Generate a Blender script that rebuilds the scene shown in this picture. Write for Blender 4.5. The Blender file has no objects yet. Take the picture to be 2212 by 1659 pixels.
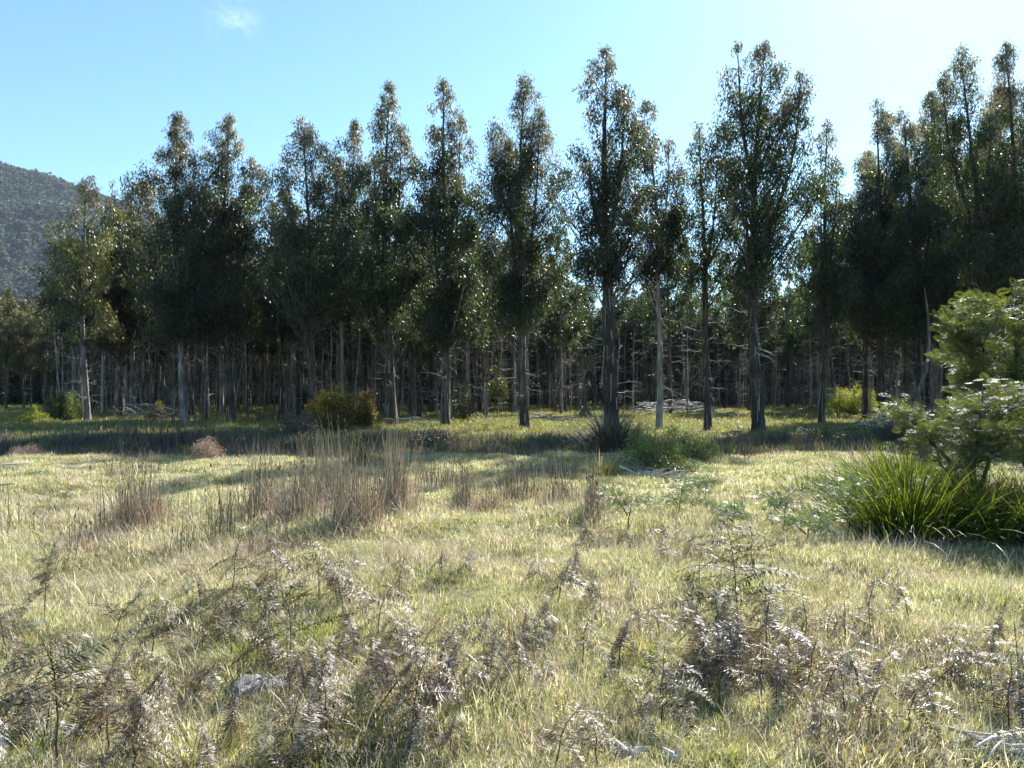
import bpy, math, random
import numpy as np
from mathutils import Vector, Matrix, Euler

S = bpy.context.scene
C = S.collection
R = math.radians
random.seed(7)
RNG = np.random.default_rng(7)

# ------------------------------------------------------------------ camera
EYE = 1.6
FP = 1736.0            # focal length in units of the 2212-wide picture
HOR = 850.0            # horizon row in that picture
cam = bpy.data.cameras.new('camera')
cam.sensor_width = 36.0
cam.lens = 36.0 * FP / 2212.0
cam.clip_start = 0.1
cam.clip_end = 9000
camo = bpy.data.objects.new('camera', cam)
camo.location = (0, 0, EYE)
camo.rotation_euler = (R(90) + math.atan((HOR - 829.5) / FP), 0, 0)
C.objects.link(camo)
S.camera = camo

# ------------------------------------------------------------------ world, sun, exposure
SUN_EL, SUN_AZ = R(36.5), R(30)          # azimuth to the right of the viewing direction (+Y)
W = bpy.data.worlds.new("World")
S.world = W
W.use_nodes = True
nt = W.node_tree
nt.nodes.clear()
sky = nt.nodes.new('ShaderNodeTexSky')
sky.sky_type = 'NISHITA'
sky.sun_disc = False
sky.sun_elevation = SUN_EL
sky.sun_rotation = SUN_AZ
sky.altitude = 300
sky.air_density = 1.0
sky.dust_density = 0.35
sky.ozone_density = 1.0
bg = nt.nodes.new('ShaderNodeBackground')
bg.inputs['Strength'].default_value = 0.064
wo = nt.nodes.new('ShaderNodeOutputWorld')
# faint wisps of cirrus, fixed in direction
tc = nt.nodes.new('ShaderNodeTexCoord')
def wdir(px, py):
    v = Vector(((px-1106)/FP, 1, (HOR-py)/FP)); v.normalize(); return v
def wisp(px, py, size, prev):
    sub = nt.nodes.new('ShaderNodeVectorMath'); sub.operation = 'SUBTRACT'
    nt.links.new(tc.outputs['Generated'], sub.inputs[0]); sub.inputs[1].default_value = wdir(px, py)
    ln = nt.nodes.new('ShaderNodeVectorMath'); ln.operation = 'LENGTH'; nt.links.new(sub.outputs[0], ln.inputs[0])
    mr = nt.nodes.new('ShaderNodeMapRange'); mr.inputs['From Min'].default_value = size; mr.inputs['From Max'].default_value = 0
    nt.links.new(ln.outputs['Value'], mr.inputs['Value'])
    nz = nt.nodes.new('ShaderNodeTexNoise'); nz.inputs['Scale'].default_value = 34; nz.inputs['Detail'].default_value = 7; nz.inputs['Roughness'].default_value = .62
    nz.inputs['Distortion'].default_value = .8
    nt.links.new(tc.outputs['Generated'], nz.inputs['Vector'])
    m2 = nt.nodes.new('ShaderNodeMapRange'); m2.inputs['From Min'].default_value = .44; m2.inputs['From Max'].default_value = .75
    nt.links.new(nz.outputs['Fac'], m2.inputs['Value'])
    mu = nt.nodes.new('ShaderNodeMath'); mu.operation = 'MULTIPLY'
    nt.links.new(mr.outputs[0], mu.inputs[0]); nt.links.new(m2.outputs[0], mu.inputs[1])
    mx = nt.nodes.new('ShaderNodeMixRGB'); nt.links.new(mu.outputs[0], mx.inputs['Fac'])
    nt.links.new(prev, mx.inputs['Color1']); mx.inputs['Color2'].default_value = (5, 5.4, 5.6, 1)
    return mx.outputs[0]
c1 = wisp(505, 45, .035, sky.outputs[0])
c2 = wisp(553, 268, .012, c1)
tint = nt.nodes.new('ShaderNodeMixRGB'); tint.blend_type = 'MULTIPLY'; tint.inputs['Fac'].default_value = 1
tint.inputs['Color2'].default_value = (.76, 1.01, 1.09, 1)
nt.links.new(c2, tint.inputs['Color1']); nt.links.new(tint.outputs[0], bg.inputs['Color'])
nt.links.new(bg.outputs[0], wo.inputs['Surface'])

sl = bpy.data.lights.new('sun', 'SUN')
sl.energy = 5.0
sl.angle = R(0.53)
sl.color = (1.0, 0.965, 0.92)
so = bpy.data.objects.new('sun', sl)
sd = Vector((math.sin(SUN_AZ)*math.cos(SUN_EL), math.cos(SUN_AZ)*math.cos(SUN_EL), math.sin(SUN_EL)))
so.rotation_euler = sd.to_track_quat('Z', 'Y').to_euler()
so.location = (0, 0, 60)
C.objects.link(so)

S.view_settings.view_transform = 'Standard'
S.view_settings.look = 'None'
S.view_settings.exposure = 1.75
S.view_settings.gamma = 1.0
S.view_settings.use_curve_mapping = False
S.render.engine = 'CYCLES'
S.cycles.max_bounces = 6
S.cycles.diffuse_bounces = 3
S.cycles.glossy_bounces = 2
S.cycles.transmission_bounces = 3
S.cycles.volume_bounces = 1
S.cycles.sample_clamp_indirect = 6

# ------------------------------------------------------------------ helpers
def tag(o, label=None, cat=None, group=None, kind=None):
    if label: o['label'] = label
    if cat: o['category'] = cat
    if group: o['group'] = group
    if kind: o['kind'] = kind
    return o

def ground_z(x, y):
    """height of the ground: bumpy meadow, a shallow ditch before the wood, slightly raised forest floor"""
    x = np.asarray(x, float); y = np.asarray(y, float)
    b = .04*np.sin(x*1.3+.5*y)+.035*np.sin(y*1.9-x*.7+1)+.03*np.sin(3.1*x+2.3*y)+.03*np.sin(4.3*y-2.2*x+2)+.018*np.sin(7.9*x+1.3*y)*np.sin(7.1*y-2*x)
    r = np.sqrt(x*x+y*y)
    b = b*np.clip((r-1)/3, 0, 1)
    yc = 23.0+1.0*np.sin(x*.13+.6)+.4*np.sin(x*.41)
    ditch = -.42*np.exp(-((y-yc)/1.9)**2)
    rise = .10*(1/(1+np.exp(-(y-27)/1.5)))
    far = np.clip((y-100)/300, 0, 1)
    roll = .10*np.sin(x*.21+1.2)*np.sin(y*.17)*np.clip((y-26)/10, 0, 1)
    return (b+ditch+rise+roll)*(1-far)

def gz(x, y): return float(ground_z(x, y))

def at(px, d):
    """ground point at distance d along the column px of the 2212-wide picture"""
    x = (px-1106)/FP*d
    return (x, d, gz(x, d))

def dist(py):
    return EYE*FP/(py-HOR)

def make_mesh(name, V, Fq, mat, rnd=None, smooth=False, Ft=None):
    me = bpy.data.meshes.new(name)
    nq = len(Fq) if Fq is not None else 0
    ntt = len(Ft) if Ft is not None else 0
    V = np.asarray(V, np.float32)
    me.vertices.add(len(V)); me.vertices.foreach_set('co', V.ravel())
    loops = []; tot = []
    if nq: loops.append(np.asarray(Fq, np.int32).ravel()); tot.append(np.full(nq, 4))
    if ntt: loops.append(np.asarray(Ft, np.int32).ravel()); tot.append(np.full(ntt, 3))
    loops = np.concatenate(loops); tot = np.concatenate(tot)
    me.loops.add(len(loops)); me.loops.foreach_set('vertex_index', loops)
    me.polygons.add(len(tot))
    st = np.concatenate([[0], np.cumsum(tot)[:-1]]).astype(np.int32)
    me.polygons.foreach_set('loop_start', st)
    if smooth: me.polygons.foreach_set('use_smooth', np.ones(len(tot), bool))
    if rnd is not None:
        a = me.attributes.new('rnd', 'FLOAT', 'POINT'); a.data.foreach_set('value', np.asarray(rnd, np.float32))
    me.update(calc_edges=True)
    me.validate()
    if mat: me.materials.append(mat)
    return me

def obj(name, me, parent=None, loc=None, rot=None, scale=None):
    o = bpy.data.objects.new(name, me)
    C.objects.link(o)
    if parent: o.parent = parent
    if loc is not None: o.location = loc
    if rot is not None: o.rotation_euler = rot
    if scale is not None: o.scale = scale
    return o

def empty(name, loc, rz=0):
    e = bpy.data.objects.new(name, None); C.objects.link(e)
    e.location = loc; e.rotation_euler = (0, 0, rz); e.empty_display_size = .2
    return e

class Acc:
    def __init__(s): s.V = []; s.Q = []; s.r = []; s.n = 0
    def add(s, V, Q, r=None):
        V = np.asarray(V, float); s.V.append(V); s.Q.append(np.asarray(Q, int)+s.n)
        s.r.append(np.full(len(V), r if r is not None else 0.5) if np.isscalar(r) or r is None else np.asarray(r))
        s.n += len(V)
    def mesh(s, name, mat, smooth=False):
        return make_mesh(name, np.concatenate(s.V), np.concatenate(s.Q), mat, np.concatenate(s.r), smooth)
    def tube(s, P, rad, k=5, r=None, wob=0):
        P = np.asarray(P, float); n = len(P)
        T = np.gradient(P, axis=0); T /= np.linalg.norm(T, axis=1)[:, None]+1e-9
        ref = np.array([0, 0, 1.]) if abs(T[0][2]) < .8 else np.array([1., 0, 0])
        A = np.cross(T, ref); A /= np.linalg.norm(A, axis=1)[:, None]+1e-9
        B = np.cross(T, A)
        th = np.arange(k)*2*np.pi/k
        rad = np.asarray(rad, float)[:, None, None]*np.ones((n, k, 1))
        if wob: rad = rad*(1+wob*RNG.standard_normal((n, k, 1)))
        V = P[:, None]+rad*(np.cos(th)[None, :, None]*A[:, None]+np.sin(th)[None, :, None]*B[:, None])
        V = V.reshape(-1, 3)
        i = np.arange(n-1)[:, None]*k; j = np.arange(k)[None]; j2 = (j+1) % k
        Q = np.stack([i+j, i+j2, i+k+j2, i+k+j], -1).reshape(-1, 4)
        s.add(V, Q, r)
    def leaves(s, cen, ax, nrm, L, Wd, r, bend=0.0):
        """diamond-shaped leaves: cen = leaf base"""
        n = len(cen)
        ax = ax/(np.linalg.norm(ax, axis=1)[:, None]+1e-9)
        w = np.cross(ax, nrm); w /= np.linalg.norm(w, axis=1)[:, None]+1e-9
        nn = np.cross(w, ax)
        L = np.broadcast_to(np.asarray(L, float).reshape(-1, 1), (n, 1)); Wd = np.broadcast_to(np.asarray(Wd, float).reshape(-1, 1), (n, 1))
        V = np.stack([cen, cen+ax*L*.45+w*Wd*.5, cen+ax*L+nn*L*bend, cen+ax*L*.45-w*Wd*.5], 1).reshape(-1, 3)
        Q = (np.arange(n)[:, None]*4+np.arange(4)[None])
        s.add(V, Q, np.repeat(np.broadcast_to(r, (n,)), 4))
    def blades(s, base, az, lean, L, Wd, curve, seg=4, r=None, twist=0.3, face=None):
        """tapering arched blades; az = heading, lean = start tilt from the vertical, curve = extra tilt to the tip"""
        n = len(base)
        P = [np.array(base, float)]
        hx, hy = np.cos(az), np.sin(az)
        for k in range(seg):
            a = lean+curve*((k+.5)/seg)**1.4
            step = (L/seg)
            P.append(P[-1]+np.stack([hx*np.sin(a)*step, hy*np.sin(a)*step, np.cos(a)*step], 1))
        P = np.stack(P, 1)                                   # n, seg+1, 3
        wa = az+np.pi/2+twist*RNG.standard_normal(n) if face is None else face
        wv = np.stack([np.cos(wa), np.sin(wa), np.zeros(n)], 1)[:, None]
        t = np.linspace(0, 1, seg+1)
        prof = (1-t**2.2)*.9+.1; prof[0] = .7; prof[-1] = .06
        hw = (np.asarray(Wd).reshape(-1, 1, 1)*np.ones((n, 1, 1))*.5)*prof[None, :, None]
        V = np.stack([P-wv*hw, P+wv*hw], 2).reshape(-1, 3)   # n, seg+1, 2
        m = 2*(seg+1)
        k = np.arange(seg)*2
        Q = np.stack([k, k+1, k+3, k+2], 1)[None]+(np.arange(n)*m)[:, None, None]
        rr = RNG.random(n) if r is None else r
        s.add(V, Q.reshape(-1, 4), np.repeat(rr, m))

# ------------------------------------------------------------------ materials
def mat_new(name):
    m = bpy.data.materials.new(name); m.use_nodes = True
    n = m.node_tree; n.nodes.clear()
    return m, n, n.links

def N(n, t, **kw):
    x = n.nodes.new(t)
    for k, v in kw.items(): setattr(x, k, v)
    return x

def ramp(n, fac, stops, interp='LINEAR'):
    r = N(n, 'ShaderNodeValToRGB'); r.color_ramp.interpolation = interp
    e = r.color_ramp.elements
    while len(e) < len(stops): e.new(.5)
    for i, (p, c) in enumerate(stops):
        e[i].position = p; e[i].color = (*c, 1)
    n.links.new(fac, r.inputs['Fac'])
    return r.outputs['Color']

def mix(n, fac, a, b, t='MIX'):
    m = N(n, 'ShaderNodeMixRGB', blend_type=t)
    if isinstance(fac, (int, float)): m.inputs['Fac'].default_value = fac
    else: n.links.new(fac, m.inputs['Fac'])
    for s, v in (('Color1', a), ('Color2', b)):
        if isinstance(v, tuple): m.inputs[s].default_value = (*v, 1)
        else: n.links.new(v, m.inputs[s])
    return m.outputs['Color']

def math_(n, op, a, b):
    m = N(n, 'ShaderNodeMath', operation=op)
    for i, v in enumerate((a, b)):
        if isinstance(v, (int, float)): m.inputs[i].default_value = v
        else: n.links.new(v, m.inputs[i])
    return m.outputs[0]

def leaf_mat(name, stops, rough=.42, trans=.3, tcol=(1.25, 1.2, .5), spec=.5, objvar=.35, patch=None, patch_scale=.5, patch_lim=(.42, .6)):
    m, n, l = mat_new(name)
    a = N(n, 'ShaderNodeAttribute', attribute_name='rnd')
    col = ramp(n, a.outputs['Fac'], stops)
    oi = N(n, 'ShaderNodeObjectInfo')
    if patch:
        g = N(n, 'ShaderNodeNewGeometry')
        nz = N(n, 'ShaderNodeTexNoise'); nz.inputs['Scale'].default_value = patch_scale; nz.inputs['Detail'].default_value = 4; nz.inputs['Roughness'].default_value = .65
        l.new(g.outputs['Position'], nz.inputs['Vector'])
        mr = N(n, 'ShaderNodeMapRange'); mr.inputs['From Min'].default_value = patch_lim[0]; mr.inputs['From Max'].default_value = patch_lim[1]
        l.new(nz.outputs['Fac'], mr.inputs['Value'])
        j = math_(n, 'ADD', mr.outputs[0], math_(n, 'MULTIPLY', math_(n, 'SUBTRACT', oi.outputs['Random'], .5), 1.1))
        j = N(n, 'ShaderNodeClamp') if False else j
        cl = N(n, 'ShaderNodeClamp'); l.new(j, cl.inputs['Value'])
        col2 = ramp(n, a.outputs['Fac'], patch)
        col = mix(n, cl.outputs[0], col, col2)
    hv = N(n, 'ShaderNodeHueSaturation')
    v = math_(n, 'ADD', math_(n, 'MULTIPLY', oi.outputs['Random'], objvar), 1-objvar/2)
    l.new(v, hv.inputs['Value'])
    h = math_(n, 'ADD', math_(n, 'MULTIPLY', oi.outputs['Random'], objvar*.08), .5-objvar*.04)
    l.new(h, hv.inputs['Hue'])
    l.new(col, hv.inputs['Color'])
    col = hv.outputs[0]
    p = N(n, 'ShaderNodeBsdfPrincipled')
    l.new(col, p.inputs['Base Color'])
    p.inputs['Roughness'].default_value = rough
    p.inputs['Specular IOR Level'].default_value = spec
    o = N(n, 'ShaderNodeOutputMaterial')
    if trans:
        t = N(n, 'ShaderNodeBsdfTranslucent')
        l.new(mix(n, 1.0, col, tcol, 'MULTIPLY'), t.inputs['Color'])
        ms = N(n, 'ShaderNodeMixShader'); ms.inputs[0].default_value = trans
        l.new(p.outputs[0], ms.inputs[1]); l.new(t.outputs[0], ms.inputs[2]); l.new(ms.outputs[0], o.inputs['Surface'])
    else: l.new(p.outputs[0], o.inputs['Surface'])
    return m

def bark_mat(name, c0, c1, c2, sc=3.0, stretch=.08, rough=.85, lo=.38, hi=.62, bump=.5):
    m, n, l = mat_new(name)
    g = N(n, 'ShaderNodeTexCoord')
    mp = N(n, 'ShaderNodeMapping'); mp.inputs['Scale'].default_value = (1, 1, stretch)
    l.new(g.outputs['Object'], mp.inputs['Vector'])
    nz = N(n, 'ShaderNodeTexNoise'); nz.inputs['Scale'].default_value = sc*4; nz.inputs['Detail'].default_value = 6; nz.inputs['Roughness'].default_value = .7
    l.new(mp.outputs[0], nz.inputs['Vector'])
    nz2 = N(n, 'ShaderNodeTexNoise'); nz2.inputs['Scale'].default_value = sc*.4; nz2.inputs['Detail'].default_value = 4
    l.new(g.outputs['Object'], nz2.inputs['Vector'])
    oi = N(n, 'ShaderNodeObjectInfo')
    f = math_(n, 'ADD', math_(n, 'MULTIPLY', nz.outputs['Fac'], .6), math_(n, 'MULTIPLY', nz2.outputs['Fac'], .4))
    f = math_(n, 'ADD', f, math_(n, 'MULTIPLY', math_(n, 'SUBTRACT', oi.outputs['Random'], .5), .14))
    col = ramp(n, f, [(lo, c0), ((lo+hi)/2, c1), (hi, c2)])
    p = N(n, 'ShaderNodeBsdfPrincipled'); l.new(col, p.inputs['Base Color']); p.inputs['Roughness'].default_value = rough
    p.inputs['Specular IOR Level'].default_value = .25
    b = N(n, 'ShaderNodeBump'); b.inputs['Strength'].default_value = bump; b.inputs['Distance'].default_value = .03
    l.new(nz.outputs['Fac'], b.inputs['Height']); l.new(b.outputs[0], p.inputs['Normal'])
    o = N(n, 'ShaderNodeOutputMaterial'); l.new(p.outputs[0], o.inputs['Surface'])
    return m

M = {}
M['euc'] = leaf_mat('eucalypt_leaf', [(0, (.010, .015, .007)), (.5, (.028, .035, .016)), (.80, (.075, .088, .045)), (.97, (.13, .13, .08)), (1, (.20, .16, .09))], rough=.48, trans=.36, tcol=(1.5, 1.75, .8), spec=.5, objvar=.4)  # paler upper stops put dull leaf highlights into the colour
M['euc_pale_top'] = leaf_mat('eucalypt_pale_top_leaf', [(0, (.06, .065, .04)), (.5, (.15, .15, .11)), (1, (.34, .32, .25))], rough=.5, trans=.35, tcol=(1.4, 1.3, .8), spec=.5, objvar=.3)  # pale top leaves; their whitish shine is put into the colour
M['euc_sunny'] = leaf_mat('eucalypt_sunlit_olive_leaf', [(0, (.05, .06, .02)), (.6, (.12, .13, .05)), (1, (.24, .19, .09))], rough=.45, trans=.3, objvar=.5)  # olive leaf, lightened to stand in for open sun on the crown
M['wattle'] = leaf_mat('wattle_leaf', [(0, (.05, .07, .025)), (.6, (.11, .135, .05)), (1, (.22, .235, .09))], rough=.55, trans=.35, tcol=(1.3, 1.3, .5), objvar=.2)
M['wattle_blue'] = leaf_mat('young_wattle_leaf', [(0, (.07, .11, .06)), (1, (.15, .20, .10))], rough=.5, trans=.35, tcol=(1.2, 1.2, .6), objvar=.3)
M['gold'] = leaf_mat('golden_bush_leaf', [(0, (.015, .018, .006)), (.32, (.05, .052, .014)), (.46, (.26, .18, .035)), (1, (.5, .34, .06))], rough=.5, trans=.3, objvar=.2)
M['lime'] = leaf_mat('lime_bush_leaf', [(0, (.12, .15, .03)), (.6, (.22, .25, .05)), (1, (.4, .4, .12))], rough=.5, trans=.45, objvar=.2)
M['darkbush'] = leaf_mat('dark_bush_leaf', [(0, (.03, .04, .01)), (.7, (.07, .085, .02)), (1, (.15, .15, .03))], rough=.45, trans=.25, objvar=.2)
M['bramble'] = leaf_mat('bramble_leaf', [(0, (.10, .13, .04)), (.6, (.19, .23, .08)), (1, (.32, .33, .14))], rough=.5, trans=.4, objvar=.2)
M['sword'] = leaf_mat('sword_grass_blade', [(0, (.02, .035, .006)), (.5, (.05, .075, .01)), (.8, (.13, .17, .035)), (.93, (.22, .25, .06)), (1, (.36, .28, .14))], rough=.5, trans=.45, tcol=(1.35, 1.35, .35), spec=.3, objvar=.1)
M['tuft_yellow'] = leaf_mat('yellow_tuft_blade', [(0, (.14, .17, .03)), (.6, (.28, .28, .06)), (1, (.5, .42, .16))], rough=.4, trans=.45, objvar=.1)  # yellow green blades of the lone tuft
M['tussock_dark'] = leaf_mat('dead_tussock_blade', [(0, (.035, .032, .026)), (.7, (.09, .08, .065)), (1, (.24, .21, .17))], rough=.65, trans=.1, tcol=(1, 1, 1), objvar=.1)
M['rush'] = leaf_mat('dry_rush_stem', [(0, (.06, .048, .036)), (.35, (.16, .13, .10)), (.7, (.32, .27, .21)), (.9, (.16, .18, .08)), (1, (.48, .43, .36))], rough=.6, trans=.15, tcol=(1, .95, .8), objvar=.25)
M['rush_green'] = leaf_mat('green_rush_stem', [(0, (.06, .07, .03)), (.7, (.12, .13, .05)), (1, (.25, .21, .14))], rough=.6, trans=.1, tcol=(1, 1, 1), objvar=.2)
M['rust'] = leaf_mat('russet_grass_blade', [(0, (.20, .14, .10)), (.6, (.38, .29, .22)), (1, (.55, .46, .37))], rough=.6, trans=.3, tcol=(1, .9, .7), objvar=.2)
GREEN = [(0, (.10, .135, .03)), (.4, (.26, .32, .095)), (.7, (.42, .43, .2)), (1, (.74, .70, .55))]
STRAW = [(0, (.17, .15, .09)), (.3, (.42, .38, .25)), (.7, (.64, .57, .45)), (1, (.78, .73, .64))]
M['grass'] = leaf_mat('meadow_grass', GREEN, rough=.5, trans=.45, tcol=(1.2, 1.15, .8), objvar=.5, patch=STRAW, patch_scale=.9, patch_lim=(.42, .66))
M['straw'] = leaf_mat('dry_straw', [(0, (.30, .24, .15)), (.6, (.5, .42, .29)), (1, (.7, .63, .5))], rough=.5, trans=.25, tcol=(1, .95, .8), objvar=.3)
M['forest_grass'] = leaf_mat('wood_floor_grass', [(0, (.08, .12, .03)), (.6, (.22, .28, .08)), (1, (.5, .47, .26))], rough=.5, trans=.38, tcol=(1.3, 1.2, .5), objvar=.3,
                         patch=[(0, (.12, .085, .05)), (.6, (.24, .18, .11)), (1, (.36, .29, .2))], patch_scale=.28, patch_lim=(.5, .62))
M['edge_grass'] = leaf_mat('tall_dry_edge_grass', [(0, (.06, .052, .04)), (.6, (.14, .12, .095)), (1, (.34, .30, .24))], rough=.6, trans=.2, tcol=(1, .95, .85), objvar=.3)  # dry grass colour, darkened to deepen the shaded ditch strip
M['fern_dead'] = leaf_mat('dead_bracken_frond', [(0, (.05, .036, .022)), (.5, (.21, .165, .115)), (1, (.60, .56, .49))], rough=.5, trans=.2, tcol=(1.1, .9, .6), spec=.4, objvar=1.0)  # palest stop puts a silver highlight into the dead frond colour
M['fern_brown'] = leaf_mat('brown_bracken_frond', [(0, (.045, .03, .018)), (.5, (.14, .10, .06)), (1, (.36, .29, .2))], rough=.45, trans=.2, tcol=(1.1, .9, .6), spec=.5, objvar=.6)
M['fern_olive'] = leaf_mat('olive_bracken_frond', [(0, (.02, .024, .01)), (.5, (.06, .062, .028)), (1, (.20, .18, .10))], rough=.6, trans=.22, tcol=(1.2, 1.1, .5), spec=.35, objvar=.5)
M['fern_stem'] = bark_mat('bracken_stem', (.045, .03, .02), (.09, .06, .04), (.16, .11, .075), sc=8, rough=.6, bump=.1)
M['bark'] = bark_mat('stringy_bark', (.022, .018, .015), (.06, .05, .043), (.19, .165, .14))
M['bark_pale'] = bark_mat('pale_smooth_bark', (.055, .046, .04), (.16, .14, .12), (.38, .35, .32), sc=1.6, stretch=.2)
M['bark_dark'] = bark_mat('dark_bark', (.022, .018, .015), (.05, .042, .036), (.12, .10, .085))
M['bark_strip'] = leaf_mat('peeling_bark', [(0, (.06, .045, .035)), (.6, (.16, .12, .09)), (1, (.35, .28, .22))], rough=.7, trans=0, objvar=.3)
M['bark_white'] = bark_mat('white_gum_bark', (.07, .062, .055), (.24, .225, .205), (.5, .48, .45), sc=1.4, stretch=.2)
M['branch'] = bark_mat('branch_bark', (.03, .025, .02), (.08, .07, .06), (.2, .175, .15), sc=2)
M['dead'] = bark_mat('weathered_dead_wood', (.09, .08, .07), (.22, .20, .18), (.42, .39, .35), sc=4, rough=.7, bump=.4)
M['deadwhite'] = bark_mat('bleached_wood', (.26, .235, .20), (.46, .43, .38), (.70, .67, .61), sc=5, rough=.65, bump=.5)

def ground_mat():
    m, n, l = mat_new('ground_soil')
    g = N(n, 'ShaderNodeNewGeometry')
    def nz(s, d=5, r=.6):
        x = N(n, 'ShaderNodeTexNoise'); x.inputs['Scale'].default_value = s; x.inputs['Detail'].default_value = d; x.inputs['Roughness'].default_value = r
        l.new(g.outputs['Position'], x.inputs['Vector']); return x.outputs['Fac']
    a = ramp(n, nz(1.1), [(.35, (.085, .095, .035)), (.5, (.15, .15, .06)), (.62, (.22, .19, .10))])
    b = ramp(n, nz(26, 6, .7), [(.3, (.35, .35, .35)), (.7, (1.25, 1.2, 1.1))])
    col = mix(n, 1.0, a, b, 'MULTIPLY')
    sp = N(n, 'ShaderNodeSeparateXYZ'); l.new(g.outputs['Position'], sp.inputs[0])
    mr = N(n, 'ShaderNodeMapRange'); mr.inputs['From Min'].default_value = 21; mr.inputs['From Max'].default_value = 27
    l.new(sp.outputs['Y'], mr.inputs['Value'])
    f = ramp(n, nz(.35, 6, .65), [(.44, (.10, .075, .045)), (.5, (.13, .13, .045)), (.6, (.11, .14, .035))])
    col = mix(n, mr.outputs[0], col, mix(n, 1.0, f, b, 'MULTIPLY'))
    p = N(n, 'ShaderNodeBsdfPrincipled'); l.new(col, p.inputs['Base Color']); p.inputs['Roughness'].default_value = .95
    p.inputs['Specular IOR Level'].default_value = .1
    bu = N(n, 'ShaderNodeBump'); bu.inputs['Strength'].default_value = .7; bu.inputs['Distance'].default_value = .05
    l.new(nz(14, 6, .7), bu.inputs['Height']); l.new(bu.outputs[0], p.inputs['Normal'])
    o = N(n, 'ShaderNodeOutputMaterial'); l.new(p.outputs[0], o.inputs['Surface'])
    return m
M['ground'] = ground_mat()

# ------------------------------------------------------------------ scatter (only for uncountable stuff)
def scatter(name, me_list, P, rot, sc, label, cat, seed=0):
    """one object: points that carry rotation, scale and choice, instanced by geometry nodes"""
    col = bpy.data.collections.new(name+'_sources')
    for i, me in enumerate(me_list):
        o = bpy.data.objects.new('%s_source_%02d' % (name, i), me); col.objects.link(o)
    n = len(P)
    me = bpy.data.meshes.new(name)
    me.vertices.add(n); me.vertices.foreach_set('co', np.asarray(P, np.float32).ravel())
    a = me.attributes.new('rot', 'FLOAT_VECTOR', 'POINT'); a.data.foreach_set('vector', np.asarray(rot, np.float32).ravel())
    a = me.attributes.new('scl', 'FLOAT', 'POINT'); a.data.foreach_set('value', np.asarray(sc, np.float32))
    a = me.attributes.new('pick', 'INT', 'POINT'); a.data.foreach_set('value', RNG.integers(0, len(me_list), n).astype(np.int32))
    me.update()
    o = obj(name, me)
    tag(o, label, cat, kind='stuff')
    g = bpy.data.node_groups.new(name+'_scatter', 'GeometryNodeTree')
    g.interface.new_socket('Geometry', in_out='INPUT', socket_type='NodeSocketGeometry')
    g.interface.new_socket('Geometry', in_out='OUTPUT', socket_type='NodeSocketGeometry')
    gi = g.nodes.new('NodeGroupInput'); go = g.nodes.new('NodeGroupOutput')
    ci = g.nodes.new('GeometryNodeCollectionInfo'); ci.inputs['Collection'].default_value = col
    ci.inputs['Separate Children'].default_value = True; ci.inputs['Reset Children'].default_value = True
    ip = g.nodes.new('GeometryNodeInstanceOnPoints'); ip.inputs['Pick Instance'].default_value = True
    def na(nm, ty):
        x = g.nodes.new('GeometryNodeInputNamedAttribute'); x.data_type = ty; x.inputs['Name'].default_value = nm
        return x.outputs['Attribute']
    g.links.new(gi.outputs[0], ip.inputs['Points']); g.links.new(ci.outputs[0], ip.inputs['Instance'])
    g.links.new(na('pick', 'INT'), ip.inputs['Instance Index'])
    e2r = g.nodes.new('FunctionNodeEulerToRotation')
    g.links.new(na('rot', 'FLOAT_VECTOR'), e2r.inputs[0]); g.links.new(e2r.outputs[0], ip.inputs['Rotation'])
    g.links.new(na('scl', 'FLOAT'), ip.inputs['Scale'])
    g.links.new(ip.outputs[0], go.inputs[0])
    md = o.modifiers.new('scatter', 'NODES'); md.node_group = g
    return o

def wedge(n, d0, d1, pxl=-60, pxr=2270):
    """n random ground points between distances d0 and d1 within the picture's width (plus a margin)"""
    d = np.sqrt(RNG.random(n)*(d1*d1-d0*d0)+d0*d0)
    px = pxl+RNG.random(n)*(pxr-pxl)
    x = (px-1106)/FP*d
    return x, d, px

# ------------------------------------------------------------------ setting
def axis_lines(fine, lim_f, lim):
    a = [0.0]; s = fine
    while a[-1] < lim:
        if a[-1] > lim_f: s *= 1.12
        a.append(a[-1]+s)
    return np.array(a)
xp = axis_lines(.35, 26, 4200); X = np.concatenate([-xp[:0:-1], xp])
yp = axis_lines(.35, 40, 5200); yn = -axis_lines(1.0, 4, 400)[:0:-1]; Y = np.concatenate([yn, yp])
GX, GY = np.meshgrid(X, Y, indexing='ij')
GZ = ground_z(GX, GY)
V = np.stack([GX, GY, GZ], -1).reshape(-1, 3)
ny = len(Y); i = np.arange(len(X)-1)[:, None]*ny; j = np.arange(ny-1)[None]
Q = np.stack([i+j, i+ny+j, i+ny+j+1, i+j+1], -1).reshape(-1, 4)
tag(obj('ground', make_mesh('ground', V, Q, M['ground'], smooth=True)), kind='structure')

def hill_z(x, y):
    """mountainside seen at the left: high ridge falling to the right, olive foothill in front"""
    x = np.asarray(x, float); y = np.asarray(y, float)
    px = 1106+FP*x/np.maximum(y, 1)
    s = np.clip((y-520)/1000, 0, 1.25)
    s = s*s*(3-2*s)/1.0
    top = 40+np.interp(px, [-1500, -600, 0, 100, 170, 270, 420, 700, 1100, 1500, 2400, 4000], [190, 300, 354, 377, 395, 421, 480, 610, 720, 770, 780, 760])
    ridge = (HOR-top)/FP*1500
    z = ridge*np.clip(s, 0, 1)
    z = z+(26*np.sin(x*.011+y*.004)+16*np.sin(x*.027-y*.012+1)+5*np.sin(y*.03+x*.05))*np.clip(s*1.6, 0, 1)*np.clip((1500-y)/400, 0.12, 1)
    z = np.where(y > 1560, z-(y-1560)*.35, z)
    foot = 34*np.exp(-((x+260)/150)**2-((y-330)/75)**2)+22*np.exp(-((x+420)/140)**2-((y-420)/90)**2)
    return np.maximum(z, 0)+foot-3
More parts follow.
